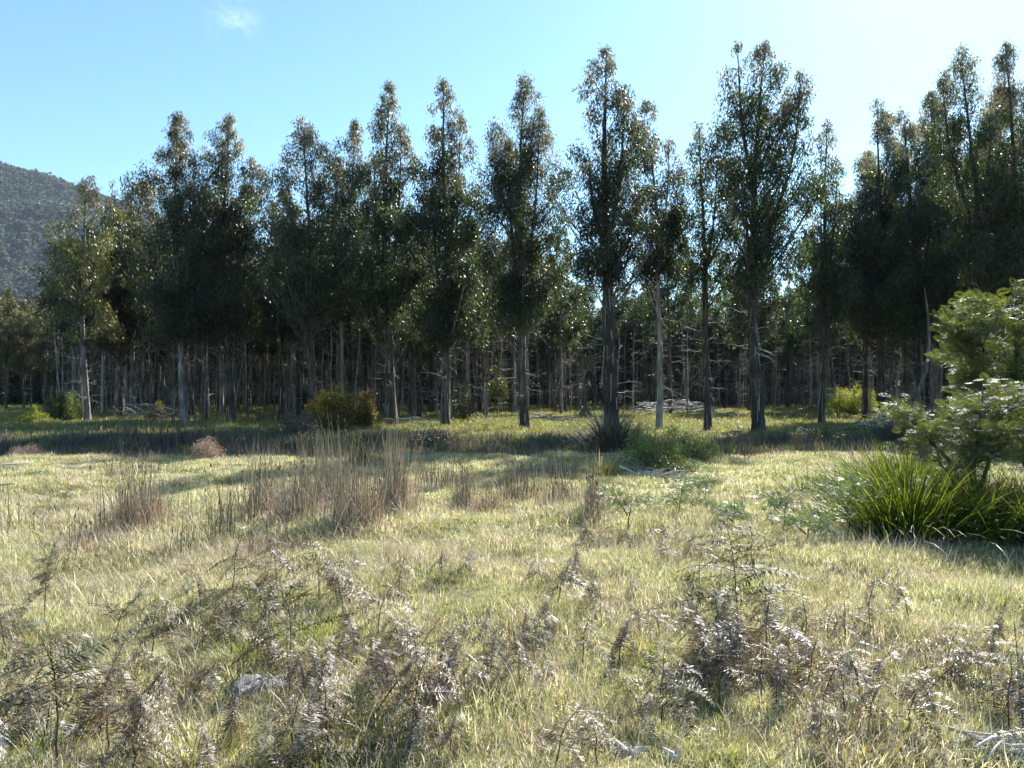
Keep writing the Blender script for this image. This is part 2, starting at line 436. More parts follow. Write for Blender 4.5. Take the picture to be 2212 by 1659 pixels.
hx = np.linspace(-1500, 1500, 140); hy = np.linspace(200, 1900, 120)
HX, HY = np.meshgrid(hx, hy, indexing='ij'); HZ = hill_z(HX, HY)
V = np.stack([HX, HY, HZ], -1).reshape(-1, 3); ny = len(hy)
i = np.arange(len(hx)-1)[:, None]*ny; j = np.arange(ny-1)[None]
Q = np.stack([i+j, i+ny+j, i+ny+j+1, i+j+1], -1).reshape(-1, 4)
mh, n_, l_ = mat_new('hill_cover')
g_ = N(n_, 'ShaderNodeNewGeometry'); z_ = N(n_, 'ShaderNodeTexNoise'); z_.inputs['Scale'].default_value = .05; z_.inputs['Detail'].default_value = 8
l_.new(g_.outputs['Position'], z_.inputs['Vector'])
p_ = N(n_, 'ShaderNodeBsdfPrincipled'); l_.new(ramp(n_, z_.outputs['Fac'], [(.35, (.035, .045, .025)), (.65, (.09, .09, .05))]), p_.inputs['Base Color']); p_.inputs['Roughness'].default_value = 1
o_ = N(n_, 'ShaderNodeOutputMaterial'); l_.new(p_.outputs[0], o_.inputs['Surface'])
tag(obj('hill', make_mesh('hill', V, Q, mh, smooth=True)), kind='structure')

# trees that clothe the hill (one mass)
def far_tree_mesh(k, rng):
    a = Acc()
    H = rng.uniform(11, 17); nl = 5
    a.tube([(0, 0, -2), (0, 0, H*.5), (rng.uniform(-1, 1), 0, H*.8)], [.35, .25, .1], 4, 2.0)
    for c in range(9):
        cen = np.array([rng.normal(0, 2.2), rng.normal(0, 2.2), rng.uniform(H*.45, H)])
        n = 70
        d = rng.standard_normal((n, 3)); d /= np.linalg.norm(d, axis=1)[:, None]
        p = cen+d*np.array([2.0, 2.0, 1.5])*rng.random((n, 1))**.4
        a.leaves(p, rng.standard_normal((n, 3)), rng.standard_normal((n, 3)), 1.1, .8, rng.random(n)*.8+.1)
    return a
M['far'] = leaf_mat('far_forest_leaf', [(0, (.03, .042, .026)), (.6, (.075, .09, .05)), (1, (.15, .15, .09))], rough=.6, trans=.15, objvar=1.3)
far_src = [far_tree_mesh(k, RNG).mesh('far_tree', M['far']) for k in range(5)]
n = 15000
d = np.sqrt(RNG.random(n)*(1600**2-230**2)+230**2); px = -160+RNG.random(n)*560
x = (px-1106)/FP*d
z = hill_z(x, d)
scatter('hillside_forest', far_src, np.stack([x, d, z-1.5], 1), np.stack([np.zeros(n), np.zeros(n), RNG.random(n)*6.28], 1), RNG.uniform(.7, 1.25, n)*np.clip(.75+d/2500, 0, 1.2),
        'hazy blue grey eucalypt forest covering the mountainside at far left', 'forest')

# ------------------------------------------------------------------ eucalypts
def euc_parts(H, cols, r0, rng, leafL=.19, leafW=.046, dens=1.0, crown_z0=.3, lean=(0, 0), barkmat='bark', strips=True, nbranch=1.0, dead=26, leafmat='euc', topmat=None, forks=None, hwk=1.7):
    """trunk, branches, crown and dead twigs of one slender tree (base at the origin)
       cols: list of crown columns (x, y, z_bottom, z_top, half_width)"""
    tr = Acc()
    # main stem
    zt = max(c[3] for c in cols)
    main = max(cols, key=lambda c: c[3])
    npt = 13
    t = np.linspace(0, 1, npt)
    wx = .10*np.cumsum(rng.standard_normal(npt))*.35; wy = .10*np.cumsum(rng.standard_normal(npt))*.35
    wx -= wx[0]; wy -= wy[0]
    SX = main[0]*t**1.3+lean[0]*np.sin(np.pi*t)+wx*np.minimum(t*3, 1); SY = main[1]*t**1.3+wy*np.minimum(t*3, 1)
    SZ = t*zt*.97
    rad = r0*(1-t)**.85*.92+.012
    rad[0] = r0*1.35
    P = np.stack([SX, SY, SZ-.15*(t == 0)], 1)
    P = np.insert(P, 1, [SX[0], SY[0], .35], 0); rad = np.insert(rad, 1, r0*1.02)
    tr.tube(P, rad, 9, wob=.06)
    def stem(z):
        tt = np.clip(z/(zt*.97), 0, 1)
        return np.array([np.interp(tt, t, SX), np.interp(tt, t, SY), z])
    br = Acc()
    stems = [(main, stem)]
    for c in cols:
        if c is main: continue
        zf = c[2]*.95+.8
        a = stem(min(zf, zt*.6)); b = np.array([c[0], c[1], c[3]*.97])
        k = 7; s_ = np.linspace(0, 1, k)[:, None]
        PP = a*(1-s_)+b*s_; PP[:, :2] += (b[:2]-a[:2])*(.25*np.sin(np.pi*s_))
        rr = r0*.34*(1-s_[:, 0])**.8+.01
        tr.tube(PP, rr, 7, wob=.05)
        def st2(z, PP=PP): return np.array([np.interp(z, PP[:, 2], PP[:, 0]), np.interp(z, PP[:, 2], PP[:, 1]), z])
        stems.append((c, st2))
    cr = Acc(); cr2 = Acc()
    for c, st in stems:
        cx, cy, zb, z1, hw = c
        hw = hw*hwk
        h = z1-zb
        vol = h*hw*hw*3.1*.55
        ncl = int(max(26, vol*3.6*dens))
        u = rng.random(ncl)**.9                       # 0 top .. 1 bottom
        ph = rng.random(ncl)*6.283
        ph0 = rng.uniform(0, 6.28, 4)
        lump = 1+.34*np.sin(u*14+ph0[0]+ph)+.28*np.sin(u*31+ph0[1]+2*ph)
        prof = np.where(u < .5, (u/.5)**.85, 1-.35*((u-.5)/.5)**1.6)
        rr = hw*(prof*.92+.05)*lump*rng.uniform(.05, 1, ncl)**.4
        z = z1-u*h
        for q in range(ncl):
            if u[q] > .12 and math.sin(u[q]*23+ph0[2]+2*ph[q])+math.sin(u[q]*9+ph0[3]-ph[q]) < -.4: continue
            s0 = st(z[q])
            cen = s0+np.array([math.cos(ph[q])*rr[q], math.sin(ph[q])*rr[q], 0])
            cs = rng.uniform(.55, 1.2)*(.24+.24*min(1, u[q]*2.6))*(hw/1.5)**.4
            nl = int(105*dens**.2*(cs/.42)**1.5*(.7 if u[q] < .1 else 1))
            dd = rng.standard_normal((nl, 3)); dd /= np.linalg.norm(dd, axis=1)[:, None]+1e-9
            p = cen+dd*(rng.random((nl, 1))**.45)*np.array([cs*.95, cs*.95, cs*1.15])
            ax = rng.standard_normal((nl, 3))*np.array([.55, .55, .45])+np.array([0, 0, -.85])
            A_ = cr2 if (topmat and u[q] < .3*rng.random()+.08) else cr
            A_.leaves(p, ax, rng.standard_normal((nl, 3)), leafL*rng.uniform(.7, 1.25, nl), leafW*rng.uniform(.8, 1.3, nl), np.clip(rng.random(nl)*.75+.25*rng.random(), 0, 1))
            if rng.random() < .55*nbranch:
                hd = rr[q]
                zs = max(z[q]-hd*rng.uniform(.7, 1.6)-.3, zb*.6)
                s1 = st(zs); mid = (s1+cen)/2+np.array([0, 0, -.12*hd])+rng.normal(0, .06, 3)
                b0 = .012+.02*min(1, u[q]*1.5)*(hd/1.5)
                br.tube([s1, mid, cen, cen+(cen-mid)*.25+np.array([0, 0, .1])], [b0, b0*.7, b0*.4, .004], 4)
    # dead, bare lower branches
    dw = Acc()
    zlow = min(c[2] for c in cols)
    for q in range(dead):
        z = rng.uniform(.12, 1.05)*max(zlow, 2.0)+rng.uniform(0, 1.2)
        a = rng.uniform(0, 6.283); L = rng.uniform(.4, 1.6)*(.5+z/6 if z < 3 else 1)
        up = rng.uniform(-.25, .5)
        p = stem(z); pts = [p.copy()]; dv = np.array([math.cos(a), math.sin(a), up])
        for k in range(5):
            dv = dv+rng.normal(0, .25, 3)+np.array([0, 0, -.05]); dv /= np.linalg.norm(dv)
            p = p+dv*L/5; pts.append(p.copy())
            if k in (1, 2, 3) and rng.random() < .75:
                e = dv+rng.normal(0, .7, 3); e /= np.linalg.norm(e); l2 = L*.35
                dw.tube([p, p+e*l2*.5+rng.normal(0, .04, 3), p+e*l2+rng.normal(0, .08, 3)], [.007, .005, .003], 3)
        b0 = rng.uniform(.008, .019)
        dw.tube(pts, np.linspace(b0, .004, 6), 4)
    sp = Acc()
    if strips:
        for q in range(46):
            z = rng.uniform(.3, zlow*1.1); a = rng.uniform(0, 6.28); s0 = stem(z)
            rl = r0*(1-z/zt)**.85+.015
            e = np.array([math.cos(a), math.sin(a), 0]); tt = np.array([-math.sin(a), math.cos(a), 0])
            L = rng.uniform(.3, 1.3); w = rng.uniform(.015, .05); k = 4
            L = min(L, z+.1)
            out = rng.uniform(.02, .16)
            s_ = np.linspace(0, 1, k+1)[:, None]
            PP = s0+e*(rl*1.0+out*s_**1.5)+np.array([0, 0, -1])*L*s_+tt*rng.normal(0, .04)*s_
            VV = np.stack([PP-tt*w/2, PP+tt*w/2*(1-.6*s_)], 1).reshape(-1, 3)
            kk = np.arange(k)*2
            sp.add(VV, np.stack([kk, kk+1, kk+3, kk+2], 1), rng.random())
    return dict(trunk=tr.mesh('trunk', M[barkmat], True), branches=br.mesh('branches', M['branch']) if br.n else None,
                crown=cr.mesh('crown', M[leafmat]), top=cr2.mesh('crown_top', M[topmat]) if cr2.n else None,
                dead=dw.mesh('dead_twigs', M['dead']) if dw.n else None, strips=sp.mesh('bark_strips', M['bark_strip']) if sp.n else None)

def put_tree(parts, loc, label, group, name='eucalyptus_tree', cat='tree', rz=0, sc=1.0, tree=None):
    e = empty(name, loc, rz); e.scale = (sc, sc, sc)
    tag(e, label, cat, group)
    for k, nm in (('trunk', 'trunk'), ('branches', 'branches'), ('crown', 'crown'), ('top', 'pale_top_leaves'), ('dead', 'dead_twigs'), ('strips', 'bark_strips')):
        if parts.get(k):
            o_ = obj(nm, parts[k], e)
            if k != 'trunk': o_['kind'] = 'stuff'
    return e

FR = 'tall eucalypts in the front row of the plantation'
def py_z(py, d): return EYE+(HOR-py)/FP*d
# trunk px, distance, trunk radius, bark, crown columns (px, top py, bottom py, half width px), label
front = [
 (190, 42, .15, 'bark_white', [(195, 385, 760, 46), (165, 500, 700, 30), (235, 395, 640, 24)], 'leafy eucalypt with forked white trunk at the left end of the plantation', 'euc_sunny'),
 (262, 47, .14, 'bark', [(300, 395, 720, 58), (270, 470, 760, 50)], 'low rounded dark eucalypt just right of the white forked trunk', 'euc'),
 (400, 40, .20, 'bark_pale', [(385, 243, 700, 48), (430, 340, 760, 48), (372, 420, 760, 45)], 'tall eucalypt with a bare brown trunk and narrow spire, leftmost of the high spires', 'euc'),
 (500, 41, .22, 'bark', [(505, 262, 700, 50), (548, 340, 740, 46), (470, 400, 760, 50)], 'tall eucalypt with shaggy dark trunk and silvery feathered top, second high spire from left', 'euc'),
 (676, 34, .16, 'bark_dark', [(668, 272, 720, 58), (620, 380, 740, 40), (722, 340, 720, 42)], 'dark eucalypt whose trunk rises behind the golden bush', 'euc'),
 (760, 45, .15, 'bark', [(770, 265, 700, 42), (735, 380, 720, 40)], 'slender pale topped eucalypt tucked behind the taller dark spire', 'euc'),
 (848, 37, .22, 'bark_dark', [(832, 170, 720, 44), (868, 262, 740, 44), (812, 330, 760, 42)], 'black looking eucalypt with knobbly spire and peeling bark heap at its foot', 'euc'),
 (962, 36.5, .21, 'bark', [(950, 182, 760, 48), (992, 240, 780, 44), (935, 380, 780, 50)], 'eucalypt with broad frosted top and ragged bark skirt, centre left', 'euc'),
 (1133, 35, .22, 'bark', [(1128, 155, 700, 52), (1165, 235, 720, 50), (1098, 300, 740, 46)], 'evenly tapered eucalypt in the centre with pale peeling foot', 'euc'),
 (1322, 29.5, .30, 'bark_dark', [(1308, 122, 640, 54), (1345, 200, 620, 50), (1275, 330, 600, 42), (1375, 420, 660, 40)], 'stout dark eucalypt standing right behind the large dead tussock', 'euc'),
 (1424, 34, .14, 'bark_white', [(1408, 210, 620, 44), (1445, 300, 640, 42), (1390, 400, 620, 40)], 'eucalypt with thin blue white lower trunk in the clearing', 'euc'),
 (1529, 32.5, .15, 'bark_dark', [(1510, 255, 640, 36), (1545, 330, 660, 42), (1575, 430, 640, 34)], 'shorter thin black trunked eucalypt between two taller ones, right of the clearing', 'euc'),
 (1638, 30, .24, 'bark', [(1660, 82, 560, 66), (1603, 90, 420, 38), (1725, 170, 640, 52), (1625, 400, 660, 50)], 'tallest eucalypt of the photo with broad twin topped crown and pale upper trunk', 'euc'),
 (1775, 38, .15, 'bark_dark', [(1790, 272, 700, 40), (1818, 340, 720, 26), (1765, 420, 760, 40)], 'thin open eucalypt leaning out right of the tallest one', 'euc'),
 (1905, 41, .20, 'bark_dark', [(1885, 232, 720, 40), (1925, 240, 700, 44), (1900, 380, 740, 48)], 'dense black crowned eucalypt beside the bright sky gap at right', 'euc'),
 (1985, 38, .2, 'bark_dark', [(1970, 228, 720, 46), (2010, 330, 760, 50)], 'dense dark eucalypt behind the curved leaning stem', 'euc'),
 (2118, 32, .19, 'bark', [(2088, 100, 600, 52), (2045, 150, 560, 36), (2140, 250, 640, 50)], 'high spired eucalypt with slightly leaning grey trunk above the wattle', 'euc'),
 (2205, 33, .2, 'bark_dark', [(2200, 78, 720, 52), (2240, 160, 760, 60)], 'dark tall eucalypt cut by the right edge of the photo', 'euc'),
 (1868, 46, .16, 'bark_dark', [(1870, 330, 740, 50), (1845, 420, 760, 36)], 'rounded dark eucalypt low at the left side of the right hand block', 'euc'),
 (2050, 42, .18, 'bark_dark', [(2030, 190, 720, 56), (2075, 260, 740, 50)], 'dark eucalypt filling the space left of the leaning grey trunk', 'euc'),
 (2150, 43, .18, 'bark_dark', [(2148, 190, 740, 60), (2110, 330, 760, 50)], 'dark eucalypt between the leaning grey trunk and the right edge', 'euc'),
 (2330, 34, .2, 'bark_dark', [(2330, 100, 760, 90)], 'unseen eucalypt beyond the right edge, added for its shade', 'euc'),  # out of view, added to cast shade from the right
]
for (px, d, r0, bk, cols, lab, lm) in front:
    loc = at(px, d)
    cc = []
    for (cp, ct, cb, hw) in cols:
        cc.append(((cp-px)/FP*d, random.uniform(-.8, .8), py_z(cb-30, d), py_z(ct, d), hw/FP*d))
    rng = np.random.default_rng(int(px))
    parts = euc_parts(0, cc, r0, rng, barkmat=bk, leafmat=lm, topmat='euc_pale_top', dens=1.05 if d > 35 else 1.3, leafL=.19 if d > 35 else .165, leafW=.046 if d > 35 else .04, lean=(random.uniform(-.3, .3), 0))
    put_tree(parts, loc, lab, FR)

# plantation behind: up to about 300 trees, copies of seven
protos = []
for k in range(7):
    rng = np.random.default_rng(100+k)
    H = 12.3+k*.35
    hw = rng.uniform(1.6, 2.0)
    cc = [(0, 0, H*rng.uniform(.38, .48), H, hw), (rng.uniform(-.9, .9), rng.uniform(-.8, .8), H*.42, H*rng.uniform(.75, .88), hw*.8)]
    protos.append(euc_parts(H, cc, rng.uniform(.11, .16), rng, leafL=.22, leafW=.07, dens=.5, hwk=1.1, barkmat=['bark', 'bark_pale', 'bark_dark', 'bark_pale'][k % 4], strips=(k % 2 == 0), dead=22,  # pale bark on some back trunks stands in for sunlight on them
                            leafmat='euc_sunny' if k == 6 else 'euc', nbranch=.6))
def zone_of(px, d):
    if px < 110: return ('slim sunlit eucalypt in the open stand at far left below the hill', 'sunlit eucalypts in the stand below the hill')
    if px < 620: return ('slim plantation eucalypt in the crowded rows behind the left front trees', 'plantation eucalypts in the crowded left rows')
    if px < 1130: return ('thin trunked plantation eucalypt in the dense dark rows behind the golden bushes', 'plantation eucalypts behind the golden bushes')
    if px < 1760: return ('distant low eucalypt at the back of the sunny clearing', 'eucalypts at the back of the clearing')
    return ('dark plantation eucalypt in the shaded rows at right behind the wattle', 'plantation eucalypts in the shaded right rows')
cnt = 0
rr_ = random.Random(5)
cand = []
y = 45.0
while y < 104:
    x = -80.0
    while x < 74:
        X_ = x+rr_.uniform(-.8, .8); Y_ = y+rr_.uniform(-.9, .9)
        x += 3.5
        px = 1106+FP*X_/Y_
        if px < -60 or px > 2280: continue
        if px-80*45/Y_ < 100 and px >= 118 and Y_ < 90: continue
        edge = px < 118
        if edge and (Y_ < 70 or rr_.random() < .35): continue
        if 1240 < px < 1735 and Y_ < 78 and not (rr_.random() < .10 and Y_ > 52): continue
        if 1085 < px <= 1240 and Y_ < 70 and rr_.random() < .45: continue
        if px > 1735 and px < 1850 and Y_ < 52: continue
        cand.append((Y_, X_, px))
    y += 3.7
cand.sort()
def lit(x, y):   # gaps in the rows through which the sun reaches three bushes
    for (bx, by, ln, w) in ((21.2, 50, 17, 2.4), (-7.0, 31.5, 22, 1.5), (-6.2, 33.5, 20, 1.2), (-23.6, 39.5, 20, 1.6), (-24.1, 43, 18, 1.6)):
        u = (x-bx)*math.sin(SUN_AZ)+(y-by)*math.cos(SUN_AZ); v = abs((x-bx)*math.cos(SUN_AZ)-(y-by)*math.sin(SUN_AZ))
        if 0 < u < ln and v < w: return True
    return False
for (Y_, X_, px) in cand[:298]:
    k = rr_.randrange(6)
    if px < 118: k = 6
    if lit(X_, Y_): continue
    lab, grp = zone_of(px, Y_)
    put_tree(protos[k], (X_, Y_, gz(X_, Y_)), lab, grp, rz=rr_.uniform(0, 6.28), sc=rr_.uniform(.88, 1.06)*(.74 if px < 118 else 1))
print('plantation trees', len(cand))
# thin dead poles crowding between the trunks (past the limit of single trees)
def pole(k):
    rng = np.random.default_rng(1200+k); a = Acc(); H = rng.uniform(5, 9); r0 = rng.uniform(.035, .075)
    z = np.linspace(0, H, 7); P = np.stack([np.cumsum(rng.normal(0, .06, 7)), np.cumsum(rng.normal(0, .06, 7)), z], 1); P[0, :2] = 0
    a.tube(P, r0*(1-.8*z/H), 6)
    for q in range(16):
        zz = rng.uniform(.8, H); an = rng.uniform(0, 6.28); L = rng.uniform(.4, 1.3)
        p = np.array([np.interp(zz, z, P[:, 0]), np.interp(zz, z, P[:, 1]), zz]); dv = np.array([math.cos(an), math.sin(an), rng.uniform(-.2, .7)])
        a.tube([p, p+dv*L*.5+rng.normal(0, .08, 3), p+dv*L+rng.normal(0, .15, 3)], [.012, .009, .004], 3)
    return a.mesh('dead_pole', M['pole'])
M['pole'] = bark_mat('dead_pole_bark', (.07, .058, .048), (.22, .19, .165), (.46, .42, .38), sc=1.5, stretch=.3)
pp = []
while len(pp) < 620:
    Y_ = rr_.uniform(43, 98); px = rr_.uniform(105, 2260)
    if 1100 < px < 1735 and Y_ < 62 and rr_.random() < .9: continue
    if 1240 < px < 1735 and Y_ < 70 and rr_.random() < .5: continue
    X_ = (px-1106)/FP*Y_
    if lit(X_, Y_) and rr_.random() < .5: continue
    pp.append((X_, Y_, gz(X_, Y_)))
n = len(pp)
scatter('dead_saplings', [pole(k) for k in range(8)], np.array(pp), np.stack([RNG.normal(0, .05, n), RNG.normal(0, .05, n), RNG.random(n)*6.28], 1), RNG.uniform(.8, 1.2, n),
        'thin pale dead saplings crowding between the plantation trunks', 'saplings')
# the rest of the plantation, which reads as one mass
n = 560
bx_ = []
while len(bx_) < n:
    Y_ = rr_.uniform(100, 128); px = rr_.uniform(-100, 2320)
    bx_.append(((px-1106)/FP*Y_, Y_, 0))
bx_ = np.array(bx_)
def joined_far(k):
    rng = np.random.default_rng(900+k); a = Acc()
    H = rng.uniform(11.5, 13.5)
    a.tube([(0, 0, 0), (.1, 0, H*.4), (0, .1, H*.9)], [.15, .12, .04], 5, 0)
    for c in range(46):
        u = rng.random()*1.45; rr = 1.9*(min(1, u*1.6)); ph = rng.uniform(0, 6.28)
        cen = np.array([math.cos(ph)*rr*.7, math.sin(ph)*rr*.7, H-u*H*.68]); m_ = 60
        dd = rng.standard_normal((m_, 3)); dd /= np.linalg.norm(dd, axis=1)[:, None]
        a.leaves(cen+dd*rng.random((m_, 1))**.4*.75, rng.standard_normal((m_, 3))+np.array([0, 0, -1]), rng.standard_normal((m_, 3)), .4, .14, rng.random(m_)*.9)
    return a.mesh('back_row_tree', M['euc'])
scatter('back_of_plantation', [joined_far(k) for k in range(3)], bx_, np.stack([np.zeros(n), np.zeros(n), RNG.random(n)*6.28], 1), RNG.uniform(.9, 1.1, n),
        'dark mass of eucalypts at the very back of the plantation', 'forest')

# ------------------------------------------------------------------ grass
def tuft(rng, n, L, Wd, spread, seg=3, lean=.5, curve=1.2, mat='grass'):
    a = Acc()
    b = np.stack([rng.normal(0, spread, n), rng.normal(0, spread, n), np.full(n, -.01)], 1)
    a.blades(b, rng.random(n)*6.28, np.abs(rng.normal(0, lean, n)), L*rng.uniform(.4, 1.2, n), Wd*rng.uniform(.6, 1.3, n), curve*rng.uniform(.1, 1.4, n), seg, r=rng.random(n), twist=.8)
    return a.mesh(mat+'_tuft', M[mat])
def grass_layer(name, mats, n, d0, d1, L, Wd, nb, spread, label, cat, sc=(.7, 1.3), pxl=-60, pxr=2270, lean=.5, curve=1.2, mask=None, tilt=.12, k=6):
    src = [tuft(RNG, nb, L, Wd, spread, mat=m, lean=lean, curve=curve) for m in mats for _ in range(k)]
    x, y, px = wedge(n, d0, d1, pxl, pxr)
    if mask is not None:
        kp = mask(x, y, px); x, y = x[kp], y[kp]
    m = len(x)
    return scatter(name, src, np.stack([x, y, ground_z(x, y)], 1), np.stack([RNG.normal(0, tilt, m), RNG.normal(0, tilt, m), RNG.random(m)*6.28], 1), RNG.uniform(*sc, m)*(1+.35*np.sin(x*2.1+y*1.3)*np.sin(y*2.7-x)), label, cat)
grass_layer('near_grass', ['grass'], 25000, 2.3, 8.5, .064, .0034, 50, .042, 'short mixed green and straw coloured grass of the near meadow', 'grass')
grass_layer('middle_grass', ['grass'], 34000, 8.3, 22.6, .085, .0065, 34, .085, 'yellow green meadow grass stretching to the shaded ditch', 'grass')
grass_layer('straw_litter', ['straw'], 16000, 2.3, 12, .17, .0038, 5, .06, 'dry straw stalks lying over the meadow grass', 'straw', lean=1.1, curve=.6)
grass_layer('tufty_grass', ['grass'], 2000, 2.3, 16, .10, .0045, 40, .03, 'taller tufts standing out of the grazed grass', 'grass', mask=lambda x, y, px: np.sin(x*1.9+y*.8)*np.sin(1.3*y-x*.9+1) > .05, lean=.4)
def rmask(x, y, px): return (np.sin(x*.9+1.1*y+.5)*np.sin(.6*y-1.4*x+2)+.35*np.sin(2.3*x+1.9*y) > .12) | ((px < 700) & (y > 6.5) & (np.sin(x*1.7+y) > .1))
grass_layer('russet_grass', ['rust'], 9000, 3, 21.5, .13, .005, 22, .09, 'pinkish brown dead grass patches in the meadow', 'grass', lean=.6, mask=rmask, k=4)
grass_layer('dark_sprigs', ['forest_grass'], 2600, 2.6, 20, .12, .006, 20, .05, 'scattered greener sprigs in the meadow grass', 'grass', lean=.6, k=4)
grass_layer('ditch_grass', ['edge_grass', 'tussock_dark', 'forest_grass', 'tussock_dark'], 9500, 21.2, 27, .30, .011, 18, .10, 'tall dry grass in the shade along the ditch', 'grass', lean=.22, curve=.6)  # dry grass with dark weeds mixed in to deepen the ditch shade
grass_layer('wood_floor_grass', ['forest_grass'], 30000, 26.5, 78, .20, .016, 22, .16, 'sun flecked green grass and brown litter on the floor of the wood', 'grass', lean=.5)
grass_layer('far_grass', ['forest_grass'], 7000, 78, 130, .25, .03, 14, .3, 'thin grass among the distant trunks', 'grass')

# ------------------------------------------------------------------ dry rushes
def rush(px, py, wpx, h, n, label, depth=.5, mat='rush', base='rust', nbase=None, lean=.13, name='rush_clump', group='dry rush clumps standing in the meadow', slant=0.0):
    d = dist(py); x0, y0, z0 = at(px, d)
    e = empty(name, (x0, y0, z0)); tag(e, label, 'rushes', group)
    h *= 1.12; n = int(n*1.35); w = wpx/FP*d/2
    a = Acc()
    bx = RNG.normal(0, .5, n)*w; by = RNG.normal(0, .5, n)*depth+slant*bx
    # clumped
    kx = RNG.normal(0, .45, max(3, n//14))*w; pick = RNG.integers(0, len(kx), n)
    bx = .35*bx+.65*kx[pick]*1.2+RNG.normal(0, .05, n)
    bz = ground_z(x0+bx, y0+by)-z0-.02
    a.blades(np.stack([bx, by, bz], 1), RNG.random(n)*6.28, np.abs(RNG.normal(0, lean, n)), h*RNG.uniform(.3, 1.15, n)*(1+.18*np.sin(kx[pick]*9+px)), np.full(n, .0066)*RNG.uniform(.6, 1.5, n)*max(1, d/10), RNG.uniform(0, .18, n), 3, face=RNG.normal(0, .5, n))
    obj('stems', a.mesh('rush_stems', M[mat]), e)['kind'] = 'stuff'
    # small seed heads
    s = Acc(); m = max(6, n//5); idx = RNG.integers(0, n, m)
    V0 = a.V[0].reshape(n, 4, 2, 3)[idx, 3].mean(1)
    s.leaves(V0-np.array([0, 0, .03]), RNG.normal(0, .2, (m, 3))+np.array([0, 0, 1]), np.tile([0, 1, .1], (m, 1)), .06, .016, RNG.random(m)*.3)
    obj('seed_heads', s.mesh('seed_heads', M['fern_brown']), e)['kind'] = 'stuff'
    if nbase is None: nbase = n
    if nbase:
        b = Acc(); bx = RNG.normal(0, .5, nbase)*w; by = RNG.normal(0, .5, nbase)*depth+slant*bx
        b.blades(np.stack([bx, by, ground_z(x0+bx, y0+by)-z0-.02], 1), RNG.random(nbase)*6.28, np.abs(RNG.normal(0, .35, nbase)), h*RNG.uniform(.25, .65, nbase), .007*max(1, d/10), RNG.uniform(.2, 1.1, nbase), 4, twist=.8)
        obj('base_leaves', b.mesh('rush_base', M[base]), e)['kind'] = 'stuff'
    return e
rush(300, 1140, 110, .80, 190, 'dense brown rush clump at left standing alone on the meadow', slant=.3, nbase=700)
rush(215, 1178, 110, .35, 60, 'low russet grass tongue at the foot of the left rush clump', nbase=700, slant=.2)
rush(570, 1120, 90, .85, 170, 'left end of the big rush bed, thin dark and tallest stems', nbase=240)
rush(640, 1140, 110, .80, 170, 'grey brown rushes in the left middle of the big bed', nbase=300)
rush(700, 1085, 130, .80, 230, 'rushes at the back of the big bed against the shaded ditch', nbase=250)
rush(770, 1150, 120, .95, 190, 'nearest rush clump of the big bed with dark upright stems', nbase=350)
rush(850, 1105, 110, .9, 240, 'dense brown rush clump at the right end of the big bed', nbase=500)
rush(570, 1195, 190, .35, 60, 'russet grass fringe along the front of the rush bed', nbase=900, depth=.6)
rush(1005, 1085, 60, .62, 110, 'small dark rush clump beside the burnt brown tuft', nbase=160)
rush(1050, 1090, 60, .38, 20, 'burnt brown tuft with black foot in mid meadow', nbase=420)
rush(1120, 1080, 120, .60, 110, 'sparse rushes behind the burnt tuft', nbase=160)
rush(1210, 1095, 110, .6, 110, 'sparse grey rushes in the middle of the meadow', nbase=160)
rush(1285, 1120, 70, .75, 70, 'thin rushes just below the yellow tuft', nbase=80)
rush(960, 1050, 150, .5, 110, 'short faded rushes between big bed and ditch', nbase=120)
rush(1180, 1040, 260, .45, 150, 'faded rushes in a line before the ditch, centre right', nbase=120)
rush(485, 1170, 50, .62, 40, 'narrow green rush bunch left of the big bed', mat='rush_green', nbase=40)
rush(415, 1190, 70, .5, 22, 'few loose green rush stems before the left clump', mat='rush_green', nbase=0)
rush(58, 1150, 40, .5, 24, 'thin faded rush stems at the far left of the meadow', nbase=30)
rush(320, 1020, 240, .35, 90, 'low rushes along the ditch edge at left', nbase=200)
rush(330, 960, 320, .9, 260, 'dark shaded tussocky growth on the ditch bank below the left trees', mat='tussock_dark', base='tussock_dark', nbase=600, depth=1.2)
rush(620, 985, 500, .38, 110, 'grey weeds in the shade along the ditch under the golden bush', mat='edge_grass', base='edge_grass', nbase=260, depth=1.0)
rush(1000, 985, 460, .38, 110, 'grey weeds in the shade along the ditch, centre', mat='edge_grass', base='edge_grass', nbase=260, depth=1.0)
rush(1750, 990, 460, .38, 110, 'grey weeds in the shade along the ditch at right', mat='edge_grass', base='edge_grass', nbase=260, depth=1.0)

